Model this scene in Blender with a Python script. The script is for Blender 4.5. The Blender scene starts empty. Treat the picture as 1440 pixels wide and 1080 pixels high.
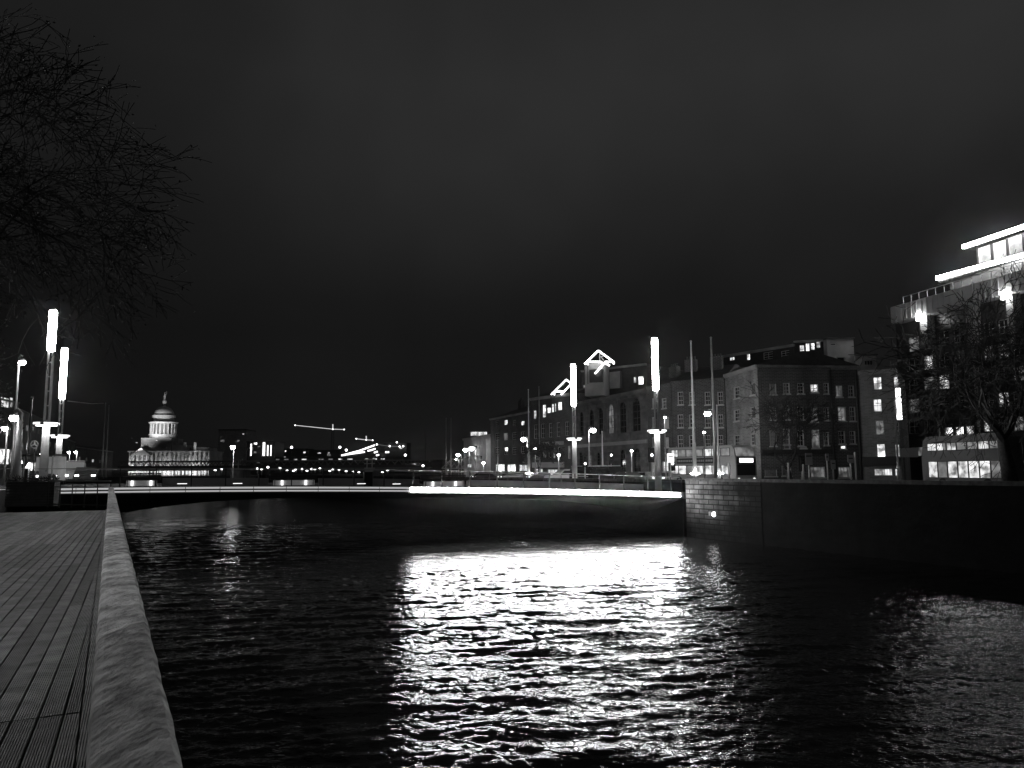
import bpy, math, random
from mathutils import Vector, Matrix
R = math.radians
random.seed(7)
scene = bpy.context.scene
COL = scene.collection

# ------------------------------------------------------------------ camera
F, H, PITCH, ROLL = 1090.0, 5.1, R(6.35), R(-0.32)
ROT = (Matrix.Rotation(R(90) + PITCH, 3, 'X') @ Matrix.Rotation(ROLL, 3, 'Z'))
INV = ROT.transposed()
CAM = Vector((0, 0, H))
cd = bpy.data.cameras.new('camera'); cam = bpy.data.objects.new('camera', cd); COL.objects.link(cam)
cam.location = CAM; cam.rotation_euler = ROT.to_euler()
cd.sensor_fit = 'HORIZONTAL'; cd.sensor_width = 36; cd.lens = 36 * F / 1440
cd.clip_start = 0.05; cd.clip_end = 6000
scene.camera = cam

def ray(px, py):
    return ROT @ Vector(((px - 720) / F, -(py - 540) / F, -1))
def at(px, py, Y):
    d = ray(px, py); return CAM + d * (Y / d.y)
def proj(p):
    q = INV @ (Vector(p) - CAM); return 720 + F * q.x / -q.z, 540 - F * q.y / -q.z
def base(px, Y, z):
    x = (px - 720) / F * Y
    for _ in range(6):
        x += (px - proj((x, Y, z))[0]) / F * Y
    return Vector((x, Y, z))
def ztop(x, Y, py):
    z = H
    for _ in range(8):
        z += (proj((x, Y, z))[1] - py) / F * Y
    return z
QD = Vector((-0.459, 0.889, 0)).normalized()      # along the river
QN = Vector((0.889, 0.459, 0)).normalized()       # across the river
def q(t, lat, z=0.0):
    v = QD * t + QN * lat; return Vector((v.x, v.y, z))

# ------------------------------------------------------------------ materials
MATS = {}
def mat(name, base=0.3, rough=0.7, metal=0.0, var=0.0, scale=1.0, bump=0.0, bscale=20.0, emis=0.0, spec=0.5, island=0.0, stretch=(1, 1, 1), brick=None, lo=0.0, tr=0.0):
    if name in MATS: return MATS[name]
    m = bpy.data.materials.new(name); m.use_nodes = True
    nt = m.node_tree; N = nt.nodes; L = nt.links
    b = N['Principled BSDF']
    def col(v): return (v, v, v, 1)
    b.inputs['Base Color'].default_value = col(base)
    b.inputs['Roughness'].default_value = rough
    b.inputs['Metallic'].default_value = metal
    b.inputs['Specular IOR Level'].default_value = spec
    b.inputs['Transmission Weight'].default_value = tr
    tc = N.new('ShaderNodeTexCoord'); mp = N.new('ShaderNodeMapping')
    mp.inputs['Scale'].default_value = stretch
    L.new(tc.outputs['Object'], mp.inputs['Vector'])
    cur = None
    if brick:
        bt = N.new('ShaderNodeTexBrick')
        bt.inputs['Scale'].default_value = 1.0
        bt.inputs['Brick Width'].default_value = brick[0]; bt.inputs['Row Height'].default_value = brick[1]
        bt.inputs['Mortar Size'].default_value = brick[2]; bt.inputs['Mortar Smooth'].default_value = 0.2
        bt.inputs['Color1'].default_value = col(base * 1.15); bt.inputs['Color2'].default_value = col(base * 0.7)
        bt.inputs['Mortar'].default_value = col(brick[3])
        sw = N.new('ShaderNodeSeparateXYZ'); cb = N.new('ShaderNodeCombineXYZ'); ad = N.new('ShaderNodeMath'); ad.operation = 'ADD'
        L.new(tc.outputs['Object'], sw.inputs[0]); L.new(sw.outputs['X'], ad.inputs[0]); L.new(sw.outputs['Y'], ad.inputs[1])
        L.new(ad.outputs[0], cb.inputs['X']); L.new(sw.outputs['Z'], cb.inputs['Y'])
        L.new(cb.outputs[0], bt.inputs['Vector']); cur = bt.outputs['Color']
    if var > 0:
        n = N.new('ShaderNodeTexNoise'); n.inputs['Scale'].default_value = scale; n.inputs['Detail'].default_value = 6
        L.new(mp.outputs[0], n.inputs['Vector'])
        mr = N.new('ShaderNodeMapRange')
        mr.inputs['From Min'].default_value = 0.3; mr.inputs['From Max'].default_value = 0.7
        mr.inputs['To Min'].default_value = 1 - var; mr.inputs['To Max'].default_value = 1 + var
        L.new(n.outputs['Fac'], mr.inputs['Value'])
        mx = N.new('ShaderNodeVectorMath'); mx.operation = 'SCALE'
        if cur: L.new(cur, mx.inputs[0])
        else: mx.inputs[0].default_value = (base, base, base)
        L.new(mr.outputs[0], mx.inputs['Scale']); cur = mx.outputs[0]
    if island > 0:
        g = N.new('ShaderNodeNewGeometry'); mr = N.new('ShaderNodeMapRange')
        mr.inputs['To Min'].default_value = 1 - island; mr.inputs['To Max'].default_value = 1 + island
        L.new(g.outputs['Random Per Island'], mr.inputs['Value'])
        mx = N.new('ShaderNodeVectorMath'); mx.operation = 'SCALE'
        if cur: L.new(cur, mx.inputs[0])
        else: mx.inputs[0].default_value = (base, base, base)
        L.new(mr.outputs[0], mx.inputs['Scale']); cur = mx.outputs[0]
    if cur: L.new(cur, b.inputs['Base Color'])
    if bump > 0:
        n = N.new('ShaderNodeTexNoise'); n.inputs['Scale'].default_value = bscale; n.inputs['Detail'].default_value = 5
        L.new(mp.outputs[0], n.inputs['Vector'])
        bp = N.new('ShaderNodeBump'); bp.inputs['Distance'].default_value = bump
        L.new(n.outputs['Fac'], bp.inputs['Height']); L.new(bp.outputs[0], b.inputs['Normal'])
    if emis > 0:
        b.inputs['Emission Color'].default_value = (1, 1, 1, 1)
        b.inputs['Emission Strength'].default_value = emis
        if lo > 0:    # uneven lit interior seen through the glass
            n = N.new('ShaderNodeTexNoise'); n.inputs['Scale'].default_value = lo; n.inputs['Detail'].default_value = 3
            L.new(mp.outputs[0], n.inputs['Vector'])
            mr = N.new('ShaderNodeMapRange'); mr.inputs['From Min'].default_value = 0.38; mr.inputs['From Max'].default_value = 0.62
            mr.inputs['To Min'].default_value = emis * 0.12; mr.inputs['To Max'].default_value = emis * 1.3
            L.new(n.outputs['Fac'], mr.inputs['Value']); L.new(mr.outputs[0], b.inputs['Emission Strength'])
    MATS[name] = m; return m

M_steel = mat('galvanised_steel', 0.45, 0.42, 0.6, 0.15, 3)
M_dsteel = mat('dark_painted_steel', 0.06, 0.5, 0.3, 0.2, 4)
M_lpaint = mat('pale_painted_steel', 0.75, 0.45, 0, 0.1, 3)
M_black = mat('black_paint', 0.02, 0.4)
M_brick = mat('dark_brick', 0.08, 0.85, 0, 0.35, 0.35, brick=(0.5, 0.16, 0.02, 0.22))
M_brick2 = mat('mid_brick', 0.24, 0.85, 0, 0.3, 0.4, brick=(0.5, 0.16, 0.02, 0.3))
M_brickp = mat('pale_brick', 0.27, 0.85, 0, 0.4, 0.5, brick=(0.5, 0.16, 0.02, 0.4))
M_stone = mat('portland_stone', 0.18, 0.8, 0, 0.35, 0.4, 0.01, 8, brick=(1.1, 0.42, 0.035, 0.16))
M_plain = mat('pale_render', 0.42, 0.8, 0, 0.25, 0.5)
M_white = mat('white_stone', 0.62, 0.75, 0, 0.15, 0.3)
M_conc = mat('concrete_panel', 0.4, 0.8, 0, 0.25, 0.8, 0.01, 6)
M_slate = mat('slate_roof', 0.05, 0.6, 0, 0.3, 2)
M_glass = mat('dark_window_glass', 0.03, 0.08, 0, spec=0.9)
M_frame = mat('white_window_frame', 0.6, 0.6)
M_asph = mat('asphalt', 0.06, 0.75, 0, 0.3, 1.5, 0.01, 30)
M_pave = mat('paving_slabs', 0.2, 0.75, 0, 0.25, 2.0)
M_quaylit = mat('granite_blocks_painted_light', 0.06, 0.9, 0, 0.6, 0.9, 0.03, 3, brick=(1.05, 0.36, 0.045, 0.008), spec=.1)  # pool of strip light is painted into this paler block colour
M_quay = mat('wet_granite_darkened', 0.004, 0.9, 0, 0.55, 0.7, 0.03, 3, brick=(1.05, 0.36, 0.045, 0.004), spec=.08)  # wet stone, darkened further where strip light should not show
M_granite = mat('granite', 0.05, 0.85, 0, 0.5, 3, 0.004, 40, spec=.1)
M_bark = mat('bark', 0.05, 0.9, 0, 0.4, 6, 0.02, 12)
M_leaf = mat('leaf', 0.07, 0.7, 0, island=0.5)
M_rubber = mat('rubber', 0.02, 0.8)
M_lit = mat('lit_window', 0.3, 0.5, emis=0.9, lo=1.3)
M_litb = mat('bright_lit_window', 0.4, 0.5, emis=2.2, lo=0.9)
M_litd = mat('dim_lit_window', 0.3, 0.5, emis=0.16, lo=1.6)
M_neon = mat('neon_tube', 0.8, 0.5, emis=5)
M_neon2 = mat('rooftop_light_strip', 0.8, 0.5, emis=75)
M_lampe = mat('street_lamp_glow', 0.8, 0.5, emis=55)
M_lampf = mat('far_lamp_glow', 0.8, 0.5, emis=30)
M_up = mat('added_uplight_glow', 0.8, 0.5, emis=60)
M_lamps = mat('small_lamp_glow', 0.8, 0.5, emis=45)
M_tube = mat('column_light_glow', 0.8, 0.5, emis=62)
M_ring = mat('ring_light_glow', 0.8, 0.5, emis=2.2)
M_strip = mat('bridge_light_strip', 0.8, 0.5, emis=165)
M_dstrip = mat('dim_bridge_strip', 0.8, 0.5, emis=0.42)
M_head = mat('headlight_glow', 0.8, 0.3, emis=10)
M_disp = mat('display_glow', 0.8, 0.3, emis=2.5)

# ------------------------------------------------------------------ mesh builder
class MB:
    def __init__(s): s.v = []; s.f = []
    def add(s, vs, fs):
        o = len(s.v); s.v += [tuple(v) for v in vs]; s.f += [tuple(o + i for i in f) for f in fs]; return s
    def box(s, x0, x1, y0, y1, z0, z1):
        return s.add([(x0, y0, z0), (x1, y0, z0), (x1, y1, z0), (x0, y1, z0), (x0, y0, z1), (x1, y0, z1), (x1, y1, z1), (x0, y1, z1)],
                     [(0, 3, 2, 1), (4, 5, 6, 7), (0, 1, 5, 4), (1, 2, 6, 5), (2, 3, 7, 6), (3, 0, 4, 7)])
    def hexa(s, lo, hi):
        n = len(lo)
        return s.add(list(lo) + list(hi), [tuple(range(n))[::-1], tuple(range(n, 2 * n))] + [(i, (i + 1) % n, n + (i + 1) % n, n + i) for i in range(n)])
    def tube(s, pts, rs, n=8, cap=True):
        rings = []; vs = []; fs = []
        pts = [Vector(p) for p in pts]
        if not hasattr(rs, '__len__'): rs = [rs] * len(pts)
        for i, p in enumerate(pts):
            d = (pts[min(i + 1, len(pts) - 1)] - pts[max(i - 1, 0)])
            if d.length < 1e-9: d = Vector((0, 0, 1))
            d.normalize()
            u = d.cross(Vector((0, 0, 1)) if abs(d.z) < 0.9 else Vector((1, 0, 0))).normalized(); w = d.cross(u)
            for k in range(n):
                a = 2 * math.pi * k / n; vs.append(p + (u * math.cos(a) + w * math.sin(a)) * rs[i])
        for i in range(len(pts) - 1):
            for k in range(n):
                fs.append((i * n + k, i * n + (k + 1) % n, (i + 1) * n + (k + 1) % n, (i + 1) * n + k))
        if cap:
            fs.append(tuple(range(n))[::-1]); fs.append(tuple((len(pts) - 1) * n + k for k in range(n)))
        return s.add(vs, fs)
    def bar(s, a, b, w): return s.tube([a, b], w, 4)
    def lathe(s, prof, n=16, c=(0, 0, 0)):      # prof: (r, z)
        vs = []; fs = []
        for r, z in prof:
            for k in range(n):
                a = 2 * math.pi * k / n; vs.append((c[0] + r * math.cos(a), c[1] + r * math.sin(a), c[2] + z))
        for i in range(len(prof) - 1):
            for k in range(n): fs.append((i * n + k, i * n + (k + 1) % n, (i + 1) * n + (k + 1) % n, (i + 1) * n + k))
        fs.append(tuple(range(n))[::-1]); fs.append(tuple((len(prof) - 1) * n + k for k in range(n)))
        return s.add(vs, fs)
    def ball(s, c, r, n=10, sz=1.0):
        prof = [(max(1e-3, r * math.sin(math.pi * i / 6)), -r * sz * math.cos(math.pi * i / 6)) for i in range(7)]
        return s.lathe(prof, n, c)
    def build(s, name, m, parent=None, loc=None, rz=0, smooth=False, label=None):
        me = bpy.data.meshes.new(name); me.from_pydata(s.v, [], s.f); me.validate(); me.update()
        if smooth:
            for p in me.polygons: p.use_smooth = True
        o = bpy.data.objects.new(name, me); COL.objects.link(o)
        o.data.materials.append(m)
        if parent: o.parent = parent
        if loc is not None: o.location = loc
        if rz: o.rotation_euler.z = rz
        if label: o['label'] = label
        return o
def thing(name, label, cat, loc=(0, 0, 0), rz=0, group=None):
    o = bpy.data.objects.new(name, None); COL.objects.link(o); o.location = loc; o.rotation_euler.z = rz
    o['label'] = label; o['category'] = cat
    if group: o['group'] = group
    return o
def tag(o, label=None, cat=None, group=None, kind=None):
    if label: o['label'] = label
    if cat: o['category'] = cat
    if group: o['group'] = group
    if kind: o['kind'] = kind
    return o
KIDS = {}
def kids(o):
    return [c for c in bpy.data.objects if c.parent == o]
def dup(o, loc, rz=None, label=None, group=None, scale=None):
    r = o.copy(); COL.objects.link(r); r.location = loc
    if rz is not None: r.rotation_euler.z = rz
    if scale: r.scale = (scale,) * 3 if not hasattr(scale, '__len__') else scale
    if label: r['label'] = label
    if group: r['group'] = group
    for ch in kids(o):
        c = ch.copy(); COL.objects.link(c); c.parent = r
        for g in kids(ch):
            d = g.copy(); COL.objects.link(d); d.parent = c
    return r

# ------------------------------------------------------------------ world: night overcast
w = bpy.data.worlds.new('World'); scene.world = w; w.use_nodes = True
nt = w.node_tree; N = nt.nodes; L = nt.links; bg = N['Background']
tc = N.new('ShaderNodeTexCoord'); sx = N.new('ShaderNodeSeparateXYZ'); L.new(tc.outputs['Generated'], sx.inputs[0])
rp = N.new('ShaderNodeValToRGB'); L.new(sx.outputs['Z'], rp.inputs[0])
el = rp.color_ramp.elements
def s2l(v): v /= 255; return v / 12.92 if v <= 0.04045 else ((v + 0.055) / 1.055) ** 2.4
stops = [(0.0, 22), (0.17, 22), (0.215, 25), (0.28, 31), (0.37, 38), (0.46, 41), (0.60, 37)]
while len(el) < len(stops): el.new(0.5)
for e, (p, v) in zip(el, stops):
    e.position = p; c = s2l(v); e.color = (c, c, c, 1)
nz = N.new('ShaderNodeTexNoise'); nz.inputs['Scale'].default_value = 2.3; nz.inputs['Detail'].default_value = 3; nz.inputs['Roughness'].default_value = 0.45
mp = N.new('ShaderNodeMapping'); mp.inputs['Scale'].default_value = (1.4, 1.4, 1.3); mp.inputs['Location'].default_value = (3.1, 0.4, 0.2)
L.new(tc.outputs['Generated'], mp.inputs[0]); L.new(mp.outputs[0], nz.inputs['Vector'])
mr = N.new('ShaderNodeMapRange'); mr.inputs['From Min'].default_value = 0.3; mr.inputs['From Max'].default_value = 0.7
mr.inputs['To Min'].default_value = 0.76; mr.inputs['To Max'].default_value = 1.2
L.new(nz.outputs['Fac'], mr.inputs['Value'])
mx = N.new('ShaderNodeVectorMath'); mx.operation = 'SCALE'; L.new(rp.outputs[0], mx.inputs[0]); L.new(mr.outputs[0], mx.inputs['Scale'])
mz = N.new('ShaderNodeMapRange'); mz.inputs['From Min'].default_value = -.62; mz.inputs['From Max'].default_value = -.18; mz.inputs['To Min'].default_value = .52; mz.inputs['To Max'].default_value = 1.0; mz.interpolation_type = 'SMOOTHSTEP'
L.new(sx.outputs['X'], mz.inputs['Value']); my = N.new('ShaderNodeVectorMath'); my.operation = 'SCALE'; L.new(mx.outputs[0], my.inputs[0]); L.new(mz.outputs[0], my.inputs['Scale'])
L.new(my.outputs[0], bg.inputs['Color']); bg.inputs['Strength'].default_value = 1.0

# ------------------------------------------------------------------ setting
ZB, ZL, ZR = 3.5, 4.15, 3.4        # boardwalk, left street, right street
WR = 39.3                          # river width
LE = -4.7                          # left quay line
# water
wm = bpy.data.materials.new('river_water'); wm.use_nodes = True
nt = wm.node_tree; N = nt.nodes; L = nt.links; b = N['Principled BSDF']
b.inputs['Base Color'].default_value = (0.012, 0.012, 0.012, 1); b.inputs['Roughness'].default_value = 0.06
b.inputs['IOR'].default_value = 1.22; b.inputs['Specular IOR Level'].default_value = 0.5
tc = N.new('ShaderNodeTexCoord')
hs = []
for (sc, st, rot, amp, det) in [(5.0, (0.5, 1.0, 1), 0.20, 0.036, 3.0), (13.0, (0.6, 1.0, 1), -0.1, 0.017, 2.0)]:
    mp = N.new('ShaderNodeMapping'); mp.inputs['Scale'].default_value = st; mp.inputs['Rotation'].default_value = (0, 0, -rot)
    L.new(tc.outputs['Object'], mp.inputs[0])
    n = N.new('ShaderNodeTexNoise'); n.inputs['Scale'].default_value = sc; n.inputs['Detail'].default_value = det; n.inputs['Distortion'].default_value = 0.4
    L.new(mp.outputs[0], n.inputs['Vector'])
    m_ = N.new('ShaderNodeMath'); m_.operation = 'MULTIPLY'; m_.inputs[1].default_value = amp; L.new(n.outputs['Fac'], m_.inputs[0]); hs.append(m_)
a2 = N.new('ShaderNodeMath'); L.new(hs[0].outputs[0], a2.inputs[0]); L.new(hs[1].outputs[0], a2.inputs[1])
bp = N.new('ShaderNodeBump'); bp.inputs['Distance'].default_value = 1.0; L.new(a2.outputs[0], bp.inputs['Height']); L.new(bp.outputs[0], b.inputs['Normal'])
import numpy as np
rg = np.random.RandomState(4)
NR, NC = 980, 520
r_ = np.concatenate([3.0 * (80 / 3.0) ** (np.arange(900) / 899.0), 80 * (1500 / 80.0) ** (np.arange(1, 81) / 80.0)])
th_ = np.linspace(R(-52), R(46), NC)
RR, TT = np.meshgrid(r_, th_, indexing='ij'); XX = RR * np.sin(TT); YY = RR * np.cos(TT); ZZ = np.zeros_like(XX)
env = 1.0 + 0.22 * np.sin(XX * .31 + YY * .22 + 1.0 + .8 * np.sin(XX * .11)) * np.sin(YY * .37 - XX * .09) + .14 * np.sin(YY * .9 + XX * .28 + 2.0) * np.sin(XX * .43 + .5)
NW = 84
for i in range(NW):
    lam = 0.17 * (2.3 / 0.17) ** (rg.rand() ** 1.25); a_ = R(90) + R(8) + rg.randn() * R(38 if lam < .55 else 19); kk_ = 2 * math.pi / lam
    sl_ = 0.172 * math.sqrt(2.0 / NW) * (1.05 if lam < .8 else .62)
    fade = np.clip((lam * 260 - RR) / (lam * 130), 0, 1)        # ripples finer than the sheet can carry fade out
    ph = kk_ * (XX * math.cos(a_) + YY * math.sin(a_)) + rg.rand() * 6.283 + .5 * np.sin(XX * .35 * rg.rand() + YY * .3 * rg.rand() + i)
    ZZ += fade * (sl_ / kk_) * (np.sin(ph) + .18 * np.cos(2 * ph)) * env
ZZ *= np.clip((120 - RR) / 60, 0, 1)
me = bpy.data.meshes.new('water'); nv = NR * NC; me.vertices.add(nv)
me.vertices.foreach_set('co', np.stack([XX, YY, ZZ], -1).astype(np.float32).ravel())
ii, jj = np.meshgrid(np.arange(NR - 1), np.arange(NC - 1), indexing='ij'); v0 = (ii * NC + jj).ravel()
q4 = np.stack([v0, v0 + 1, v0 + NC + 1, v0 + NC], -1)[:, ::-1]; nf = len(q4)
me.loops.add(nf * 4); me.polygons.add(nf)
me.loops.foreach_set('vertex_index', q4.astype(np.int32).ravel()); me.polygons.foreach_set('loop_start', (np.arange(nf) * 4).astype(np.int32))
me.polygons.foreach_set('use_smooth', np.ones(nf, dtype=bool)); me.update(calc_edges=True)
wo_ = bpy.data.objects.new('water', me); COL.objects.link(wo_); me.materials.append(wm); wo_['kind'] = 'structure'
# far ground
tag(MB().hexa([(-900, 262, -1), (900, 262, -1), (900, 3000, -1), (-900, 3000, -1)], [(-900, 262, 3.6), (900, 262, 3.6), (900, 3000, 3.6), (-900, 3000, 3.6)]).build('ground', M_asph), kind='structure')
# streets on both banks
tag(MB().hexa([q(-60, LE - 0.5, -1), q(300, LE - 0.5, -1), q(300, -400, -1), q(-60, -400, -1)], [q(-60, LE - 0.5, ZL), q(300, LE - 0.5, ZL), q(300, -400, ZL), q(-60, -400, ZL)]).build('street', M_asph), kind='structure')
tag(MB().hexa([q(-60, WR + 0.5, -1), q(-60, 400, -1), q(300, 400, -1), q(300, WR + 0.5, -1)], [q(-60, WR + 0.5, ZR), q(-60, 400, ZR), q(300, 400, ZR), q(300, WR + 0.5, ZR)]).build('street', M_asph), kind='structure')
# pavement on the right bank along the wall, with kerb
tag(MB().hexa([q(-60, WR + 0.5, ZR + .004), q(-60, WR + 4, ZR + .004), q(250, WR + 4, ZR + .004), q(250, WR + 0.5, ZR + .004)], [q(-60, WR + 0.5, ZR + .13), q(-60, WR + 4, ZR + .13), q(250, WR + 4, ZR + .13), q(250, WR + 0.5, ZR + .13)]).build('pavement', M_pave), kind='structure')

BRZ = math.atan2(13, 37.5)
BL = base(160, 47, 4.2); BA = base(958, 60, 3.4)
bdir = Vector((BA.x - BL.x, BA.y - BL.y, 0)); BLEN = bdir.length; bdir.normalize(); BRZ = math.atan2(bdir.y, bdir.x)
bperp = Vector((-bdir.y, bdir.x, 0))
BW = 17.0; S0 = -6.0
def bz(s):     # top of the light strip along the bridge
    k = s / BLEN
    return 4.17 - 0.02 * k - 0.85 * k * k + 0.05
def B(s, y, z): # bridge local -> world
    v = Vector((BL.x, BL.y, 0)) + bdir * s + bperp * y; return Vector((v.x, v.y, z))

# quay walls as things
def wall_strip(name, label, t0, t1, lat0, lat1, z0, z1, m, cap=True):
    th = thing(name, label, 'wall', q(t0, lat0, 0), math.atan2(QD.y, QD.x))
    # local x along the quay, local y to the left (towards smaller lat)
    MB().box(0, t1 - t0, -(lat1 - lat0), 0, z0, z1 - 0.22).build('wall', m, th)
    mb = MB(); x = 0
    while x < t1 - t0:
        l = min(1.6, t1 - t0 - x); mb.box(x + .006, x + l - .006, -(lat1 - lat0) - 0.05, 0.05, z1 - 0.22, z1); x += 1.6
    if cap: mb.build('coping', M_granite, th)
    return th
nt = M_quaylit.node_tree; N = nt.nodes; L = nt.links; bs_ = N['Principled BSDF']; src = bs_.inputs['Base Color'].links[0].from_socket
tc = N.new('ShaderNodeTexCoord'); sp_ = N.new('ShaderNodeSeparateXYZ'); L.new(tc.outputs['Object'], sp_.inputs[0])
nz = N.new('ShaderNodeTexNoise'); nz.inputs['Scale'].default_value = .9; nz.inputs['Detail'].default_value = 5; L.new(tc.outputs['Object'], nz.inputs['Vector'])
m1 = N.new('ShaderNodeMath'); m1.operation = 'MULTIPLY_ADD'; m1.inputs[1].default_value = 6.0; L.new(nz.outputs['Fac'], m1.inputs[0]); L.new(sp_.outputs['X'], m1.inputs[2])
m2 = N.new('ShaderNodeMapRange'); m2.inputs['From Min'].default_value = 4.6; m2.inputs['From Max'].default_value = 9.6; m2.inputs['To Min'].default_value = .10; m2.inputs['To Max'].default_value = 1.1; L.new(m1.outputs[0], m2.inputs['Value'])  # painted fall-off of the strip light away from the bridge end
m3 = N.new('ShaderNodeMapRange'); m3.inputs['From Min'].default_value = .9; m3.inputs['From Max'].default_value = 2.6; m3.inputs['To Min'].default_value = .12; m3.inputs['To Max'].default_value = 1; L.new(sp_.outputs['Z'], m3.inputs['Value'])  # black weed low down, shaped with the painted light cone
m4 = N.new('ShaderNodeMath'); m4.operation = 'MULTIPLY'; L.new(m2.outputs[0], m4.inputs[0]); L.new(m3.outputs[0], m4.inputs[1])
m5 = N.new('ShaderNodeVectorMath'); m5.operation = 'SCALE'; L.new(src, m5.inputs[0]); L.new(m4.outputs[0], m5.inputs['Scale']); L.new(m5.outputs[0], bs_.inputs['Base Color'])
TA = BA.x * QD.x + BA.y * QD.y
wall_strip('quay_wall', 'long wet quay wall with shade darkened into its stone under the buildings on the right bank', -20, TA - 8.0, WR, WR + 0.5, -1, 4.42, M_quay)
wall_strip('quay_wall', 'block stretch of quay wall with the light patch of the bright strip painted in', TA - 7.99, TA - .2, WR - .02, WR + 0.5, -1, 4.42, M_quaylit)
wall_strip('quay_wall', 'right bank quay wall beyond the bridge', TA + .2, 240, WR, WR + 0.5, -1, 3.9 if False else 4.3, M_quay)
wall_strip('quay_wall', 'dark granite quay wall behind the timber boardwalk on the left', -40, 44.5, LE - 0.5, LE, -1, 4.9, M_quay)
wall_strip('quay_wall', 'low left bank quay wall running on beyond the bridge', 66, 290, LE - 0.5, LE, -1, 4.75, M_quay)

# ------------------------------------------------------------------ boardwalk
bw = thing('boardwalk', 'grooved timber boardwalk running along the left side of the river', 'boardwalk', (0, 0, 0))
bm_wood = mat('weathered_timber', 0.15, 0.62, 0, 0.5, 5.0, island=0.5, stretch=(1, 1, 1))
# grooves: bump from a wave across the boards (object space rotated to the board direction)
nt = bm_wood.node_tree; N = nt.nodes; L = nt.links
tc = N.new('ShaderNodeTexCoord'); mp = N.new('ShaderNodeMapping'); BANG = math.atan2(QD.y, QD.x) - R(1.5)
mp.inputs['Rotation'].default_value = (0, 0, -BANG)
wv = N.new('ShaderNodeTexWave'); wv.bands_direction = 'Y'; wv.inputs['Scale'].default_value = 21.5; wv.inputs['Distortion'].default_value = 0.4
nz = N.new('ShaderNodeTexNoise'); nz.inputs['Scale'].default_value = 6; nz.inputs['Detail'].default_value = 8
mp2 = N.new('ShaderNodeMapping'); mp2.inputs['Rotation'].default_value = (0, 0, -BANG); mp3 = N.new('ShaderNodeMapping'); mp3.inputs['Scale'].default_value = (0.6, 9, 1)
L.new(tc.outputs['Object'], mp.inputs[0]); L.new(tc.outputs['Object'], mp2.inputs[0]); L.new(mp2.outputs[0], mp3.inputs[0])
L.new(mp.outputs[0], wv.inputs['Vector']); L.new(mp3.outputs[0], nz.inputs['Vector'])
ad = N.new('ShaderNodeMath'); L.new(wv.outputs['Fac'], ad.inputs[0]); L.new(nz.outputs['Fac'], ad.inputs[1])
bp = N.new('ShaderNodeBump'); bp.inputs['Distance'].default_value = 0.007; bp.inputs['Strength'].default_value = 0.9
L.new(ad.outputs[0], bp.inputs['Height']); L.new(bp.outputs[0], N['Principled BSDF'].inputs['Normal'])
TE = 40.5
mb = MB(); tb = math.tan(R(1.5)); edge = -0.105
rows = [-3.4] + [0.95 + 4.75 * k for k in range(9)]
rows = [-3.55, 1.3, 6.15, 11.0, 15.85, 20.7, 25.5, 30.3, 35.0, 37.8]
for i in range(len(rows) - 1):
    for j in range(-4, 46):
        u0 = -0.147 * j
        t0, t1 = rows[i] + 0.011, rows[i + 1] - 0.011
        def c(t, u):
            return max(min(u + (t - 20) * tb + 0.6, edge), LE + 0.02)
        l0, r0, l1, r1 = c(t0, u0 - .134), c(t0, u0), c(t1, u0 - .134), c(t1, u0)
        if r0 - l0 < .004 and r1 - l1 < .004: continue
        zt = ZB + random.uniform(-.0015, .0015)
        mb.hexa([q(t0, l0, ZB - .04), q(t0, r0, ZB - .04), q(t1, r1, ZB - .04), q(t1, l1, ZB - .04)], [q(t0, l0, zt), q(t0, r0, zt), q(t1, r1, zt), q(t1, l1, zt)])
mb.build('deck_boards', bm_wood, bw)
MB().hexa([q(-4, edge + .012, ZB - .04), q(-4, -.03, ZB - .04), q(TE - 2, -.03, ZB - .04), q(TE - 2, edge + .012, ZB - .04)],
          [q(-4, edge + .012, ZB + .004), q(-4, -.03, ZB + .004), q(TE - 2, -.03, ZB + .004), q(TE - 2, edge + .012, ZB + .004)]).build('edge_board', bm_wood, bw)
mb = MB().hexa([q(-5, LE, ZB - .4), q(-5, .15, ZB - .4), q(37.8, .15, ZB - .4), q(37.8, LE, ZB - .4)], [q(-5, LE, ZB - .06), q(-5, .15, ZB - .06), q(37.8, .15, ZB - .06), q(37.8, LE, ZB - .06)])
for t in range(0, 40, 6): mb.tube([q(t, -0.6, -1), q(t, -0.6, ZB - .35)], .18, 10)
mb.build('support_frame', M_black, bw)

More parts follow.
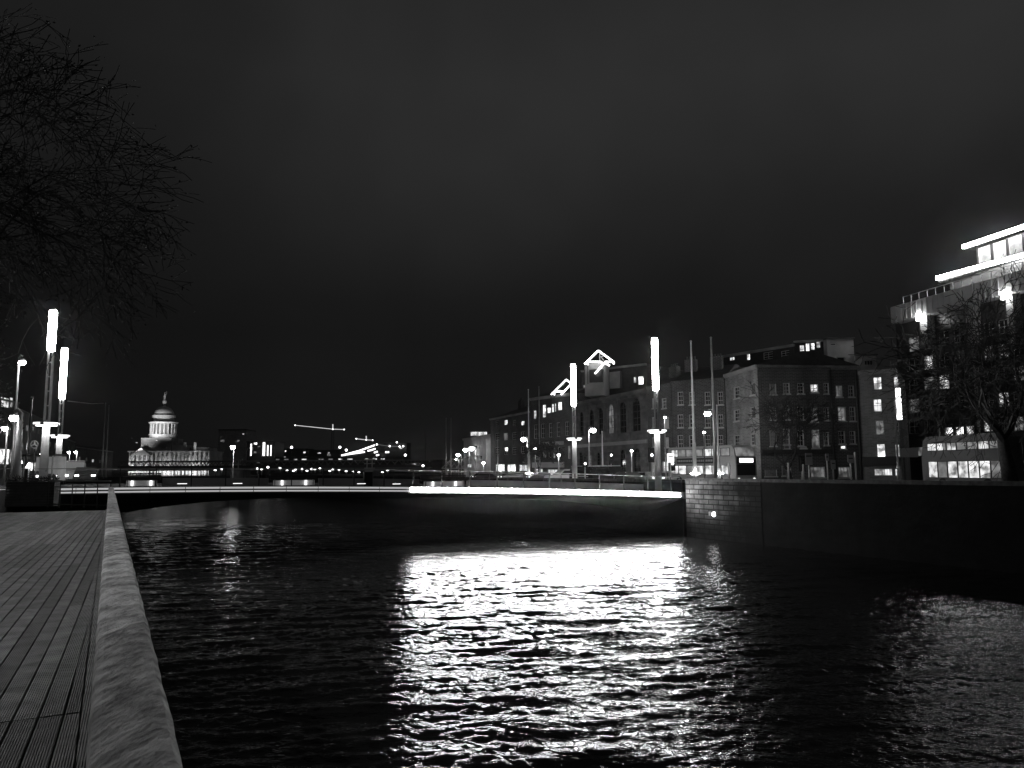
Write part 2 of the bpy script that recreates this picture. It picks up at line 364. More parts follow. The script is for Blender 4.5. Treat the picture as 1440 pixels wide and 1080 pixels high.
# parapet with rounded coping stones
pp = thing('parapet', 'rounded stone parapet rail between the boardwalk and the river', 'parapet', (0, 0, 0))
ZC = H - 0.63
MB().hexa([q(-4, .0, ZB - .4), q(-4, .17, ZB - .4), q(38.6, .17, ZB - .4), q(38.6, .0, ZB - .4)], [q(-4, .0, ZC - .09), q(-4, .17, ZC - .09), q(38.6, .17, ZC - .09), q(38.6, .0, ZC - .09)]).build('parapet_base', M_granite, pp)
cuts = [-3.5, 3.55, 6.75, 8.9, 10.2, 11.4, 14.0, 18.0, 22.2, 26.5, 31.0, 35.0, 38.8]
tones = [0.42, 0.76, 0.42, 0.74, 0.36, 0.7, 0.6, 0.72, 0.55, 0.7, 0.62, 0.68]  # near stone darkened to carry a shadow edge; others vary by stone
for i in range(len(cuts) - 1):
    t0, t1 = cuts[i] + .009, cuts[i + 1] - .009
    mcop = mat('coping_stone_%d' % i, tones[i], 0.8, 0, (.85 if i in (2, 6) else .62), (9, 6, 14, 7)[i % 4], 0.03, (16, 22, 12)[i % 3], stretch=(1.6, .8, 1))
    nseg = max(2, int((t1 - t0) / (.06 if t0 < 12 else .3))); prof = []
    prof = [(-.018, ZC - .07), (-.018, ZC - .022), (-.010, ZC - .006), (.01, ZC), (.07, ZC + .004), (.13, ZC + .002), (.16, ZC - .006), (.178, ZC - .03), (.182, ZC - .09)]
    mbx = MB(); vs = []
    for sgm in range(nseg + 1):
        tt = t0 + (t1 - t0) * sgm / nseg
        sl = 0.9 if tt < 20 else .3
        for kp, (u, z) in enumerate(prof):
            jj_ = .0012 * math.sin(tt * 9.1 + kp) + .0008 * math.sin(tt * 23.7 + 2.1 * kp) + random.uniform(-.0004, .0004)
            vs.append(q(tt + (u - .05) * sl * 2, u + (jj_ if kp in (1, 2, 6, 7) else 0), z + jj_ * .8))
    n9 = 9; fs = [(a * n9 + k, a * n9 + k + 1, (a + 1) * n9 + k + 1, (a + 1) * n9 + k) for a in range(nseg) for k in range(8)]
    fs += [tuple(range(9)), tuple(nseg * 9 + k for k in range(9))]
    mbx.add(vs, fs).build('coping_stone', mcop, pp, smooth=False)

# end railing of the boardwalk (outward leaning posts) and the dark timber block beside it
er = thing('railing', 'leaning dark steel railing closing the far end of the boardwalk', 'railing', (0, 0, 0))
E0, E1 = base(66, 36.5, ZB), base(154, 34.5, ZB)
ev = (E1 - E0); mb = MB()
for h, r in ((1.22, .035), (0.95, .02), (.15, .03)):
    off = QD * (h * .25)
    MBt = MB().tube([E0 + off + Vector((0, 0, h)), E1 + off + Vector((0, 0, h))], r, 6).build('rail', M_steel if h > 1 else M_dsteel, er)
for k in range(6):
    p = E0 + ev * (k / 5.0); top = p + QD * .30 + Vector((0, 0, 1.22)); dx = ev.normalized()
    MB().hexa([p - dx * .06, p + dx * .06, p + dx * .06 + QD * .1, p - dx * .06 + QD * .1], [top - dx * .03, top + dx * .03, top + dx * .03 + QD * .05, top - dx * .03 + QD * .05]).build('post', M_dsteel, er)
mb = MB()
for k in range(1, 30): pass
bb = thing('planter', 'dark timber clad planter box at the left end of the boardwalk', 'planter', base(6, 37, ZB), R(12))
wdt = 2.1
mb = MB()
for k in range(9): mb.box(0, wdt, 0, .9, .02 + k * .13, .02 + k * .13 + .12)
mb.build('box_boards', mat('dark_timber', .06, .7, 0, .3, 4), bb)
MB().box(-.03, wdt + .03, -.03, .93, 1.2, 1.25).build('rim', M_dsteel, bb)
hb = MB()
for k in range(520):
    a = random.random() * 2.0; bx_ = random.random() * wdt; by_ = random.random() * .85; zz = 1.22 + abs(random.gauss(0, .13))
    d1 = Vector((random.gauss(0, 1), random.gauss(0, 1), random.gauss(0, 1))).normalized() * .05; d2 = d1.cross(Vector((random.random(), random.random(), random.random()))).normalized() * .03
    p = Vector((bx_, by_, zz)); hb.add([p - d1, p + d2, p + d1, p - d2], [(0, 1, 2, 3)])
hb.build('foliage', M_leaf, bb)

# ------------------------------------------------------------------ bridge
br = thing('bridge', 'low modern road bridge over the river with a glowing white edge strip', 'bridge', (0, 0, 0))
NS = 40; SE = BLEN + 3.0
mb = MB(); vs = []; fs = []
for i in range(NS + 1):
    s = S0 + (SE - S0) * i / NS; z = bz(min(max(s, 0), BLEN))
    k = min(max(s / BLEN, 0), 1); th = 0.55 + 0.9 * (2 * k - 1) ** 4
    vs += [B(s, .0, z - .42), B(s, .0, z - .36), B(s, .0, z + .0), B(s, BW, z + .0), B(s, BW, z - .45), B(s, BW * .6, z - th - .35), B(s, BW * .25, z - th - .3)]
for i in range(NS):
    for k in range(7): fs.append((i * 7 + k, i * 7 + (k + 1) % 7, (i + 1) * 7 + (k + 1) % 7, (i + 1) * 7 + k))
fs.append(tuple(range(7))); fs.append(tuple(NS * 7 + k for k in range(7)))
mb.add(vs, fs).build('deck', mat('weathered_deck_concrete', 0.05, 0.85, 0, 0.3, 0.8), br)
def strip(s0, s1, y, zlo, zhi, name, m, n=1, th=.05, lb=None):
    mb = MB()
    for i in range(n):
        a = s0 + (s1 - s0) * i / n + .02; b_ = s0 + (s1 - s0) * (i + 1) / n - .02
        mb.hexa([B(a, y - th, bz(a) + zlo), B(b_, y - th, bz(b_) + zlo), B(b_, y, bz(b_) + zlo), B(a, y, bz(a) + zlo)],
                [B(a, y - th, bz(a) + zhi), B(b_, y - th, bz(b_) + zhi), B(b_, y, bz(b_) + zhi), B(a, y, bz(a) + zhi)])
    return mb.build(name, m, br, label=lb)
# s at pixel 577
def s_at(px):
    s = 20.0
    for _ in range(20):
        s += (px - proj(B(s, 0, bz(s) - .15))[0]) / 20.0
    return s
S577 = s_at(577)
strip(S577, BLEN - .1, -.004, -.34, -.06, 'light_strip', M_strip, 9, lb='blazing white light strip along the right half of the bridge edge')
strip(S0, S577 - .1, -.004, -.14, -.03, 'light_strip', M_dstrip, 12, lb='dim upper light line along the left half of the bridge edge')
strip(S0, S577 - .1, -.004, -.33, -.24, 'light_strip', M_dstrip, 12, lb='dim lower light line along the left half of the bridge edge')
# railing on the near side: thin rails and posts
rl = thing('railing', 'thin steel handrail along the near edge of the bridge', 'railing', (0, 0, 0))
for h, r in ((1.12, .028),):
    mb = MB(); pts = [B(S0 + (BLEN - S0) * i / 30, .15, bz(max(0, S0 + (BLEN - S0) * i / 30)) + h) for i in range(31)]
    mb.tube(pts, r, 6).build('rail', M_steel, rl)
k = 0; s = 0.3
while s < BLEN:
    z = bz(s)
    MB().box(-.035, .035, -.03, .03, -.36, 1.12).build('post', M_dsteel, rl, loc=B(s, .1, z), rz=BRZ); s += 2.0
# far railing
rl2 = thing('railing', 'thin steel handrail along the far edge of the bridge', 'railing', (0, 0, 0))
mb = MB(); pts = [B(S0 + (BLEN - S0) * i / 30, BW - .15, bz(max(0, S0 + (BLEN - S0) * i / 30)) + 1.1) for i in range(31)]
mb.tube(pts, .03, 6).build('rail', M_steel, rl2)
for i in range(22):
    s = .3 + i * 1.8; MB().box(-.03, .03, -.03, .03, 0, 1.1).build('post', M_dsteel, rl2, loc=B(s, BW - .15, bz(s)), rz=BRZ)
# pale upstand walls between the benches, along the footpath
def ups(s0, s1, i):
    o = MB(); n = max(1, int((s1 - s0) / 2))
    for kk in range(n):
        a = s0 + (s1 - s0) * kk / n; b_ = s0 + (s1 - s0) * (kk + 1) / n
        o.hexa([B(a, 3.0, bz(a) - .02), B(b_, 3.0, bz(b_) - .02), B(b_, 3.25, bz(b_) - .02), B(a, 3.25, bz(a) - .02)], [B(a, 3.0, bz(a) + .5), B(b_, 3.0, bz(b_) + .5), B(b_, 3.25, bz(b_) + .5), B(a, 3.25, bz(a) + .5)])
    o.build('upstand', M_conc, br)
def bench(px0, px1, label):
    sa, sb = s_at(px0), s_at(px1); s = (sa + sb) / 2; ln = sb - sa
    t = thing('bridge_bench', label, 'bench', B(s, 2.6, bz(s)), BRZ, 'long benches on the bridge footpath')
    MB().box(-ln / 2, ln / 2, -.05, .45, .40, .47).build('seat', M_dsteel, t)
    mb = MB()
    for z in (.5, .62, .74): mb.box(-ln / 2, ln / 2, .42, .47, z, z + .1)
    mb.build('backrest', M_dsteel, t)
    for x in (-ln / 2 + .3, ln / 2 - .3): MB().box(x - .03, x + .03, 0, .4, 0, .4).build('leg', M_steel, t)
    MB().box(-ln / 2 + .2, ln / 2 - .2, .2, .26, .02, .36).build('lit_ground_stand_in', mat('lit_ground_stand_in_glow', .7, emis=.07), t)  # panel glows to stand in for lit ground under the bench
    for x in (-ln / 4, ln / 4): MB().box(x - .07, x + .07, .1, .18, .02, .36).build('under_light', mat('under_glow', .8, emis=1.6), t)
    return sa, sb
bb_ = [bench(163, 219, 'dark long bench on the bridge just right of the parapet tip'), bench(382, 452, 'dark long bench on the bridge below the railway lattice'),
       bench(605, 672, 'dark long bench on the bridge above the start of the bright strip')]
prev = 0
for a, b_ in bb_ + [(BLEN - 1.5, BLEN)]:
    if a - prev > 1: ups(prev, a - .1, 0)
    prev = b_ + .1
# bollard lights on the bridge
def lamp_dot(px, py, Y, r=.06, m=None): pass
for i, px in enumerate((255, 334, 510, 560)):
    s = s_at(px); t = thing('deck_light', 'small low deck light on the bridge footpath behind the handrail', 'light', B(s, .6, bz(s)), BRZ, 'low deck lights on the bridge')
    MB().box(-.3, .3, 0, .06, .12, .22).build('housing', M_dsteel, t); MB().box(-.28, .28, -.02, -.001, .15, .19).build('lens', mat('deck_light_glow', .8, .4, emis=1.6), t)
# masonry abutment cabinet (dark pier block) near middle
t = thing('utility_cabinet', 'dark square cabinet standing on the left half of the bridge', 'cabinet', B(s_at(521), .9, bz(s_at(521))), BRZ)
MB().box(-.28, .28, 0, .5, 0, .92).build('cabinet_body', M_black, t); MB().box(-.31, .31, -.03, .53, .92, .97).build('lid', M_dsteel, t)

# ------------------------------------------------------------------ column lights of the bridge
def column_light(px_b, Y, zb, py_t0, py_t1, py_ring, label, twin=True):
    p = base(px_b, Y, zb); t = thing('column_light', label, 'street light', p, BRZ, 'tall glowing column lights at the bridge corners')
    z1 = ztop(p.x, Y, py_t0) - zb; z0 = ztop(p.x, Y, py_t1) - zb; zr = ztop(p.x, Y, py_ring) - zb
    MB().tube([(0, 0, 0), (0, 0, zr)], [.27, .21], 14).build('mast', M_lpaint, t, smooth=True)
    mb = MB().tube([(-.13, 0, zr), (-.13, 0, z0)], .075, 8); mb.tube([(.13, 0, zr), (.13, 0, z0)], .075, 8)
    for k in range(5): mb.box(-.13, .13, -.02, .02, zr + (z0 - zr) * k / 5 + .2, zr + (z0 - zr) * k / 5 + .26)
    mb.build('twin_rods', M_steel, t)
    MB().tube([(0, 0, z0), (0, 0, z0 + .1), (0, 0, z1 - .1), (0, 0, z1)], [.18, .24, .24, .15], 14).build('light_tube', M_tube, t, smooth=True)
    MB().lathe([(.24, -.1), (.66, -.1), (.72, 0), (.66, .12), (.24, .12)], 20, (0, 0, zr)).build('ring', M_dsteel, t)
    for a_s in range(4):
        g = MB()
        for k in range(4):
            a0 = 2 * math.pi * (a_s * 5 + k) / 20; a1 = 2 * math.pi * (a_s * 5 + k + 1) / 20
            lo_ = [(rr * math.cos(aa), rr * math.sin(aa), zr - .04) for rr, aa in ((.73, a0), (.75, a0), (.75, a1), (.73, a1))]
            g.hexa(lo_, [(x, y, z + .11) for x, y, z in lo_])
        g.build('ring_lamp', M_ring, t)
    g = MB()
    for k in range(20):
        a0 = 2 * math.pi * k / 20; a1 = 2 * math.pi * (k + 1) / 20
        lo_ = [(rr * math.cos(aa), rr * math.sin(aa), zr - .125) for rr, aa in ((.38, a0), (.6, a0), (.6, a1), (.38, a1))]
        g.hexa(lo_, [(x, y, z + .02) for x, y, z in lo_])
    g.build('downlight_ring', mat('downlight_glow', .8, .5, emis=14), t)
    return t
column_light(926, 61, 3.45, 475, 549, 606, 'tall glowing column light at the right end of the bright bridge strip')
column_light(808.5, 77, 3.45, 512, 571, 617, 'shorter looking glowing column light left of the roof neon, far right corner of the bridge')
column_light(60, 50, 4.2, 436, 494, 596, 'tallest glowing column light at the far left of the picture')
column_light(80, 65, 4.2, 489, 561, 613, 'glowing column light just right of the tallest one on the left bank')

# ------------------------------------------------------------------ facade helper
class Fac:
    def __init__(s, name, label, px1, Y1, px2, Y2, z0, pytop=None, htop=None, depth=10, cat='building', group=None, pyr=None):
        s.p1 = base(px1, Y1, z0 + 4); s.p2 = base(px2, Y2, z0 + 4); s.z0 = z0
        d = Vector((s.p2.x - s.p1.x, s.p2.y - s.p1.y, 0)); s.W = d.length; s.d = d.normalized(); s.rz = math.atan2(d.y, d.x)
        s.n = Vector((-s.d.y, s.d.x, 0)); s.depth = depth
        s.h = (ztop(s.p1.x, s.p1.y, pytop) - z0) if pytop else htop
        s.t = thing(name, label, cat, (s.p1.x, s.p1.y, z0), s.rz, group)
    def uz(s, px, py, y=0.0):
        d = ray(px, py); o = s.p1 + s.n * y
        k = ((o - CAM).x * s.n.x + (o - CAM).y * s.n.y) / (d.x * s.n.x + d.y * s.n.y)
        P = CAM + d * k; r = P - s.p1
        return r.x * s.d.x + r.y * s.d.y, P.z - s.z0
    def rect(s, px, py, w, h, y=0.0):
        u0, _ = s.uz(px - w / 2, py, y); u1, _ = s.uz(px + w / 2, py, y); _, z0 = s.uz(px, py + h / 2, y); _, z1 = s.uz(px, py - h / 2, y)
        return u0, u1, z0, z1
    def walls(s, rects, m, y=0.0, thick=.22):
        # front wall with real openings
        xs = sorted({0.0, s.W} | {min(max(r[i], 0), s.W) for r in rects for i in (0, 1)})
        zs = sorted({0.0, s.h} | {min(max(r[i], 0), s.h) for r in rects for i in (2, 3)})
        mb = MB()
        for j in range(len(zs) - 1):
            zm = (zs[j] + zs[j + 1]) / 2
            if zs[j + 1] - zs[j] < 1e-4: continue
            run = None
            for i in range(len(xs) - 1):
                xm = (xs[i] + xs[i + 1]) / 2
                hole = any(r[0] < xm < r[1] and r[2] < zm < r[3] for r in rects)
                if not hole and run is None: run = xs[i]
                if hole and run is not None:
                    if xs[i] - run > 1e-4: mb.box(run, xs[i], y, y + thick, zs[j], zs[j + 1])
                    run = None
            if run is not None: mb.box(run, s.W, y, y + thick, zs[j], zs[j + 1])
        mb.box(0, s.W, y + thick + .12, s.depth, 0, s.h)      # body behind
        mb.box(0, .15, y + thick, y + thick + .12, 0, s.h); mb.box(s.W - .15, s.W, y + thick, y + thick + .12, 0, s.h); mb.box(.15, s.W - .15, y + thick, y + thick + .12, s.h - .15, s.h)
        return mb.build('wall', m, s.t)
    def window(s, r, m, y=0.0, bars=(1, 2), sill=True, name='window', frame=M_frame, arch=False):
        u0, u1, z0, z1 = r; yy = y + .12; fw = min(.07, (u1 - u0) * .12)
        mb = MB(); mb.box(u0, u0 + fw, yy, yy + .08, z0, z1); mb.box(u1 - fw, u1, yy, yy + .08, z0, z1); mb.box(u0 + fw, u1 - fw, yy, yy + .08, z0, z0 + fw); mb.box(u0 + fw, u1 - fw, yy, yy + .08, z1 - fw, z1)
        for i in range(1, bars[0] + 1):
            x = u0 + (u1 - u0) * i / (bars[0] + 1); mb.box(x - .025, x + .025, yy + .01, yy + .06, z0 + fw, z1 - fw)
        for i in range(1, bars[1] + 1):
            z = z0 + (z1 - z0) * i / (bars[1] + 1); mb.box(u0 + fw, u1 - fw, yy + .012, yy + .058, z - .03, z + .03)
        o = mb.build(name, frame, s.t)
        MB().box(u0 + fw * .5, u1 - fw * .5, yy + .065, yy + .075, z0 + fw * .5, z1 - fw * .5).build('pane', m, o)
        if sill:
            mb = MB().box(u0 - .1, u1 + .1, y - .1, y + .1, z0 - .14, z0 - .003); mb.box(u0 - .0, u0 + .05, y - .015, y + .1, z0, z1); mb.box(u1 - .05, u1, y - .015, y + .1, z0, z1)
            mb.build('sill', M_frame, o)
        return o
    def cornice(s, z=None, hh=.35, out=.3, m=None, name='cornice'):
        z = s.h if z is None else z
        MB().box(-.02, s.W + .02, -out, -.003, z - hh, z + .02).add([(-.02, -out * .6, z - hh * 1.5), (s.W + .02, -out * .6, z - hh * 1.5), (s.W + .02, -.003, z - hh * 1.5), (-.02, -.003, z - hh * 1.5), (-.02, -out * .6, z - hh), (s.W + .02, -out * .6, z - hh), (s.W + .02, -.003, z - hh), (-.02, -.003, z - hh)],
            [(0, 3, 2, 1), (0, 1, 5, 4), (1, 2, 6, 5), (3, 0, 4, 7)]).build(name, m or M_plain, s.t)
    def roof(s, rise=2.0, m=M_slate, chim=0, y0=.1):
        d = s.depth; z = s.h + .03
        o = MB().hexa([(0, y0, z), (s.W, y0, z), (s.W, d, z), (0, d, z)], [(0.3, d * .45, z + rise), (s.W - .3, d * .45, z + rise), (s.W - .3, d * .55, z + rise), (.3, d * .55, z + rise)]).build('roof', m, s.t)
        for k in range(chim):
            x = s.W * (k + .12) / max(1, chim); mb = MB().box(x, x + 1.5, d * .3, d * .3 + .7, z + .2, z + rise + .9)
            for c in range(4): mb.tube([(x + .22 + .36 * c, d * .3 + .35, z + rise + .9), (x + .22 + .36 * c, d * .3 + .35, z + rise + 1.3)], .1, 6)
            mb.build('chimney', M_brick, o)
    def pbox(s, px0, px1, py0, py1, y0, y1, name, m, parent=None):
        um = (py0 + py1) / 2; a, _ = s.uz(px0, um, y0); b_, _ = s.uz(px1, um, y0); _, z1 = s.uz((px0 + px1) / 2, py0, y0); _, z0 = s.uz((px0 + px1) / 2, py1, y0)
        return MB().box(a, b_, y0, y1, z0, z1).build(name, m, parent or s.t)
LM = {'d': M_glass, 'l': M_lit, 'b': M_litb, 'm': M_litd}
def std(F_, wins, m, sill=True, bars=(1, 2)):
    rs = [F_.rect(*w[:4]) for w in wins]
    F_.walls(rs, m)
    for w, r in zip(wins, rs): F_.window(r, LM[w[4]], bars=w[5] if len(w) > 5 else bars, sill=sill)

# ---- right bank, far to near
a = Fac('office_block', 'farthest pale block on the right bank with a lit rooftop band', 652, 172, 690, 150, ZR, pytop=617, depth=18)
std(a, [(657, 630, 3, 4, 'm'), (663, 630, 3, 4, 'd'), (669, 629, 4, 5, 'd'), (676, 628, 4, 5, 'm'), (657, 643, 3, 4, 'd'), (663, 643, 3, 5, 'm'), (669, 643, 4, 5, 'd'), (676, 643, 4, 5, 'd'), (660, 655, 6, 5, 'l'), (670, 655, 6, 6, 'm'), (684, 632, 3, 30, 'm')], M_plain, False, (0, 1))
for i in range(6): a.pbox(662 + i * 3.7, 665 + i * 3.7, 607.5, 612.5, .3, .5, 'roof_letter', M_lit)
a.cornice(); a.roof(.8)
b2 = Fac('brick_building', 'dark building with lit shop windows at its foot beyond the masts', 690, 150, 746, 131, ZR, pytop=589, depth=16)
std(b2, [(711, 594, 5, 7, 'b'), (735, 595, 5, 6, 'b', (1, 0)), (699, 595, 5, 8, 'd'), (723, 595, 5, 8, 'd'), (711, 614, 6, 10, 'm'), (699, 614, 6, 10, 'd'), (723, 613, 6, 10, 'd'), (735, 612, 6, 10, 'd'), (699, 634, 6, 10, 'd'), (711, 634, 6, 10, 'd'), (723, 634, 6, 10, 'd'), (735, 633, 6, 10, 'd'),
         (703, 658, 13, 10, 'b', (3, 0)), (719, 658, 12, 10, 'b', (2, 0)), (737, 658, 15, 9, 'l', (3, 1))], M_brick, False)
b2.cornice(hh=.2); b2.roof(2.5, chim=1)
c1 = Fac('building', 'dark building under the small slanted neon roof frame', 747, 131, 807, 122, ZR, pytop=560, depth=14)
std(c1, [(752, 583, 4, 12, 'l'), (765, 578, 5, 18, 'b', (0, 3)), (772, 577, 6, 8, 'b', (1, 1)), (777, 574, 2.6, 12, 'b', (0, 2)), (780.5, 573, 2.6, 12, 'l', (0, 2)), (787, 571, 6, 12, 'b', (1, 1)),
         (753, 607, 5, 20, 'd'), (763, 606, 5, 20, 'd'), (774, 605, 5, 20, 'd'), (785, 604, 5, 20, 'd'), (797, 603, 5, 20, 'd'),
         (765, 636, 5, 15, 'm', (1, 1)), (773, 636, 4, 15, 'd', (0, 1)), (779, 637, 3, 15, 'l', (0, 0)), (786, 636, 4, 15, 'd', (0, 1)), (800, 636, 4, 18, 'm', (0, 1)), (755, 640, 5, 12, 'd'),
         (757, 663, 12, 8, 'l', (3, 0)), (778, 664, 16, 8, 'l', (4, 0)), (797, 664, 10, 8, 'm', (2, 0))], M_brick, False)
c1.cornice(hh=.3); c1.pbox(748, 792, 650, 657.5, -.22, -.003, 'shop_fascia', M_white); c1.pbox(762, 792, 621, 626, -.15, -.003, 'string_course', M_plain)
MB().hexa([(0, .3, c1.h + .03), (c1.W, .3, c1.h + .03), (c1.W, 13, c1.h + .03), (0, 13, c1.h + .03)], [(.6, 4, c1.h + 1.2), (c1.W - .4, 4, c1.h + 1.2), (c1.W - .4, 9, c1.h + 1.2), (.6, 9, c1.h + 1.2)]).build('roof', M_slate, c1.t)
def neon(name, label, Y, segs, r=.11):
    p0 = at(segs[0][0][0], segs[0][0][1], Y); t = thing(name, label, 'neon sign', (p0.x, p0.y, p0.z))
    for a_, b_ in segs:
        A_ = at(a_[0], a_[1], Y) - p0; B_ = at(b_[0], b_[1], Y) - p0
        MB().tube([A_, B_], r, 8).build('neon_tube', M_neon, t)
    mb = MB()
    for a_, b_ in segs:
        A_ = at(a_[0], a_[1], Y) - p0 + Vector((0, .28, 0)); B_ = at(b_[0], b_[1], Y) - p0 + Vector((0, .28, 0)); mb.tube([A_, B_], .1, 4)
    lo = min((at(s_[0], s_[1], Y) - p0).z for sg in segs for s_ in sg)
    for a_, b_ in segs[:1] + segs[-1:]:
        A_ = at(a_[0], a_[1], Y) - p0 + Vector((0, .3, 0)); mb.tube([A_, (A_.x, A_.y, lo - 1.6)], .06, 4)
    mb.build('steel_frame', M_dsteel, t); return t
neon('neon_sign', 'small slanted neon frame left of the column light', 123.5, [((775, 555), (796.4, 533.8)), ((796.4, 533.8), (803.5, 539.6)), ((803.5, 539.6), (789, 555)), ((781, 550.6), (793, 550.6)), ((779.5, 551), (779.5, 555.5))])
ng = neon('neon_sign', 'large neon gable outline on a rooftop with a letter inside', 118, [((822, 512), (841.4, 493)), ((841.4, 493), (863, 508.8)), ((826.5, 508.8), (863, 508.8)), ((863, 508.8), (863, 512)), ((849.5, 511), (836.6, 525.3)), ((852, 511), (857.3, 514.3)), ((826.5, 508.8), (826.5, 513))], .13)
p = at(843.5, 506.5, 118) - ng.location
rl_ = MB()
for a_, b_ in (((0, 0), (0, 1)), ((0, 1), (.5, .95)), ((.5, .95), (.55, .6)), ((.55, .6), (0, .5)), ((.2, .5), (.6, 0))): rl_.bar((p.x + a_[0], p.y, p.z + a_[1]), (p.x + b_[0], p.y, p.z + b_[1]), .06)
rl_.build('letter', mat('dim_letter', .5, emis=.25), ng)

# stone classical building
d1 = Fac('stone_building', 'classical stone building with tall round-arched windows behind the column lights', 808, 122, 911.5, 101, ZR, pytop=567, depth=16)
wl = [(818, 596, 6, 34, 'd'), (832, 594, 7, 36, 'd'), (845, 592, 7, 38, 'd'), (859, 589, 9, 42, 'm'), (876, 587, 10, 44, 'd'), (895, 583, 12, 47, 'd'),
      (817, 646, 5, 20, 'd'), (829, 646, 6, 20, 'm'), (842, 647, 6, 22, 'd'), (859, 648, 7, 24, 'd'), (876, 648, 8.5, 32, 'd'), (896, 647, 11, 34, 'd')]
rs = [d1.rect(*w[:4]) for w in wl]; d1.walls(rs, M_stone)
for w_, r in zip(wl, rs):
    wo = d1.window(r, LM[w_[4]], bars=(1, 4), sill=False, frame=M_dsteel)
    u0, u1, z0, z1 = r; rad = (u1 - u0) / 2; cx = (u0 + u1) / 2; zc = z1 - rad; n = 10; R2 = rad + .25
    sp = MB(); ar = MB()
    for k in range(n):
        a0, a1 = math.pi * k / n, math.pi * (k + 1) / n
        c0, s0_, c1_, s1_ = math.cos(a0), math.sin(a0), math.cos(a1), math.sin(a1)
        sp.hexa([(cx - rad * c0, .0, zc + rad * s0_), (cx - rad * c1_, .0, zc + rad * s1_), (cx - rad * c1_, .11, zc + rad * s1_), (cx - rad * c0, .11, zc + rad * s0_)],
                [(cx - rad * c0, .0, z1 + .001), (cx - rad * c1_, .0, z1 + .001), (cx - rad * c1_, .11, z1 + .001), (cx - rad * c0, .11, z1 + .001)])
        ar.hexa([(cx - rad * c0, -.09, zc + rad * s0_), (cx - rad * c1_, -.09, zc + rad * s1_), (cx - rad * c1_, -.003, zc + rad * s1_), (cx - rad * c0, -.003, zc + rad * s0_)],
                [(cx - R2 * c0, -.09, zc + R2 * s0_), (cx - R2 * c1_, -.09, zc + R2 * s1_), (cx - R2 * c1_, -.003, zc + R2 * s1_), (cx - R2 * c0, -.003, zc + R2 * s0_)])
    ar.box(u0 - .22, u0, -.07, -.003, z0, zc); ar.box(u1, u1 + .22, -.07, -.003, z0, zc)
    sp.build('spandrel', M_stone, wo); ar.build('arch_surround', M_stone, wo)
d1.cornice(hh=.5, out=.6, m=M_stone); d1.cornice(z=d1.uz(860, 622)[1], hh=.3, out=.25, m=M_plain, name='string_course'); d1.roof(1.6)
for w_ in rs[:6]:
    x = w_[0] - .55
    MB().box(x - .22, x + .12, -.18, -.003, d1.uz(860, 618)[1], d1.h - .8).build('pilaster', M_stone, d1.t)
# penthouse behind with neon
pz = Fac('penthouse_block', 'set-back upper block beneath the large neon gable', 819, 126, 911, 118, ZR + 6, pytop=521, depth=12)
std(pz, [(823, 546, 6, 9, 'l', (1, 1)), (831, 542, 6, 10, 'b', (1, 1)), (892.5, 534, 4, 8, 'b', (0, 0)), (900.7, 535, 8, 12, 'b', (1, 1)), (845, 540, 5, 9, 'd')], M_slate, False)
pz.pbox(851, 872, 523, 546, -.6, -.01, 'lift_block', M_plain); pz.cornice(hh=.2)
o1 = Fac('roof_cabin', 'small square cabin directly under the large neon gable', 822, 119, 849, 118, ZR + 13, pytop=511, depth=4, cat='roof cabin')
MB().box(0, o1.W, 0, 4, 0, o1.h).build('wall', M_plain, o1.t); MB().box(-.2, o1.W + .2, -.2, 4.2, o1.h, o1.h + .2).build('roof', M_slate, o1.t); MB().box(o1.W * .25, o1.W * .95, -.05, -.005, o1.h * .4, o1.h * .8).build('louvre', M_dsteel, o1.t)

e1 = Fac('brick_house', 'narrow brick house immediately right of the stone building', 912, 101, 946, 97, ZR, pytop=544, depth=11)
std(e1, [(920, 567, 5, 14, 'd'), (934, 567, 6, 14, 'd'), (920, 594, 5, 15, 'd'), (938, 594, 5, 15, 'm'), (920, 622, 5, 14, 'd'), (938, 622, 5, 14, 'm'), (920, 655, 9, 16, 'm', (1, 1)), (937, 656, 10, 14, 'l', (2, 1))], M_brick); e1.cornice(hh=.2, out=.15, m=M_brick); e1.roof(1.8, chim=1)
e2 = Fac('brick_terrace', 'wide four-storey brick house with pale sills behind the two tall masts', 947, 97, 1022, 93, ZR, pytop=537, depth=11)
wl = []
for c_ in (957, 973, 995, 1013):
    for r_ in (560, 592, 621): wl.append((c_, r_, 7.5, 18, 'd'))
wl += [(957, 655, 14, 18, 'm', (2, 1)), (978, 655, 14, 18, 'd', (2, 1)), (1005, 655, 18, 18, 'l', (3, 1))]
std(e2, wl, M_brick); e2.cornice(hh=.25, out=.2, m=M_brick); e2.roof(2.2, chim=2)
f1 = Fac('brick_house', 'pale lamplit brick house behind the parked double-decker bus', 1023, 93, 1069, 84, ZR, pytop=527, depth=12)
std(f1, [(c_, r_, 8, 16, k_) for c_, r_, k_ in ((1036, 552, 'd'), (1059, 547, 'd'), (1036, 584, 'd'), (1059, 580, 'd'), (1036, 620, 'd'), (1059, 618, 'd'))] + [(1034, 660, 12, 16, 'm', (2, 1)), (1058, 660, 14, 16, 'm', (2, 1))], M_brickp); f1.cornice(hh=.3, out=.2); f1.roof(1.6)
g1 = Fac('brick_building', 'broad dark brick building behind the forked bare tree', 1069.5, 84, 1171, 84.5, ZR, pytop=517, depth=14)
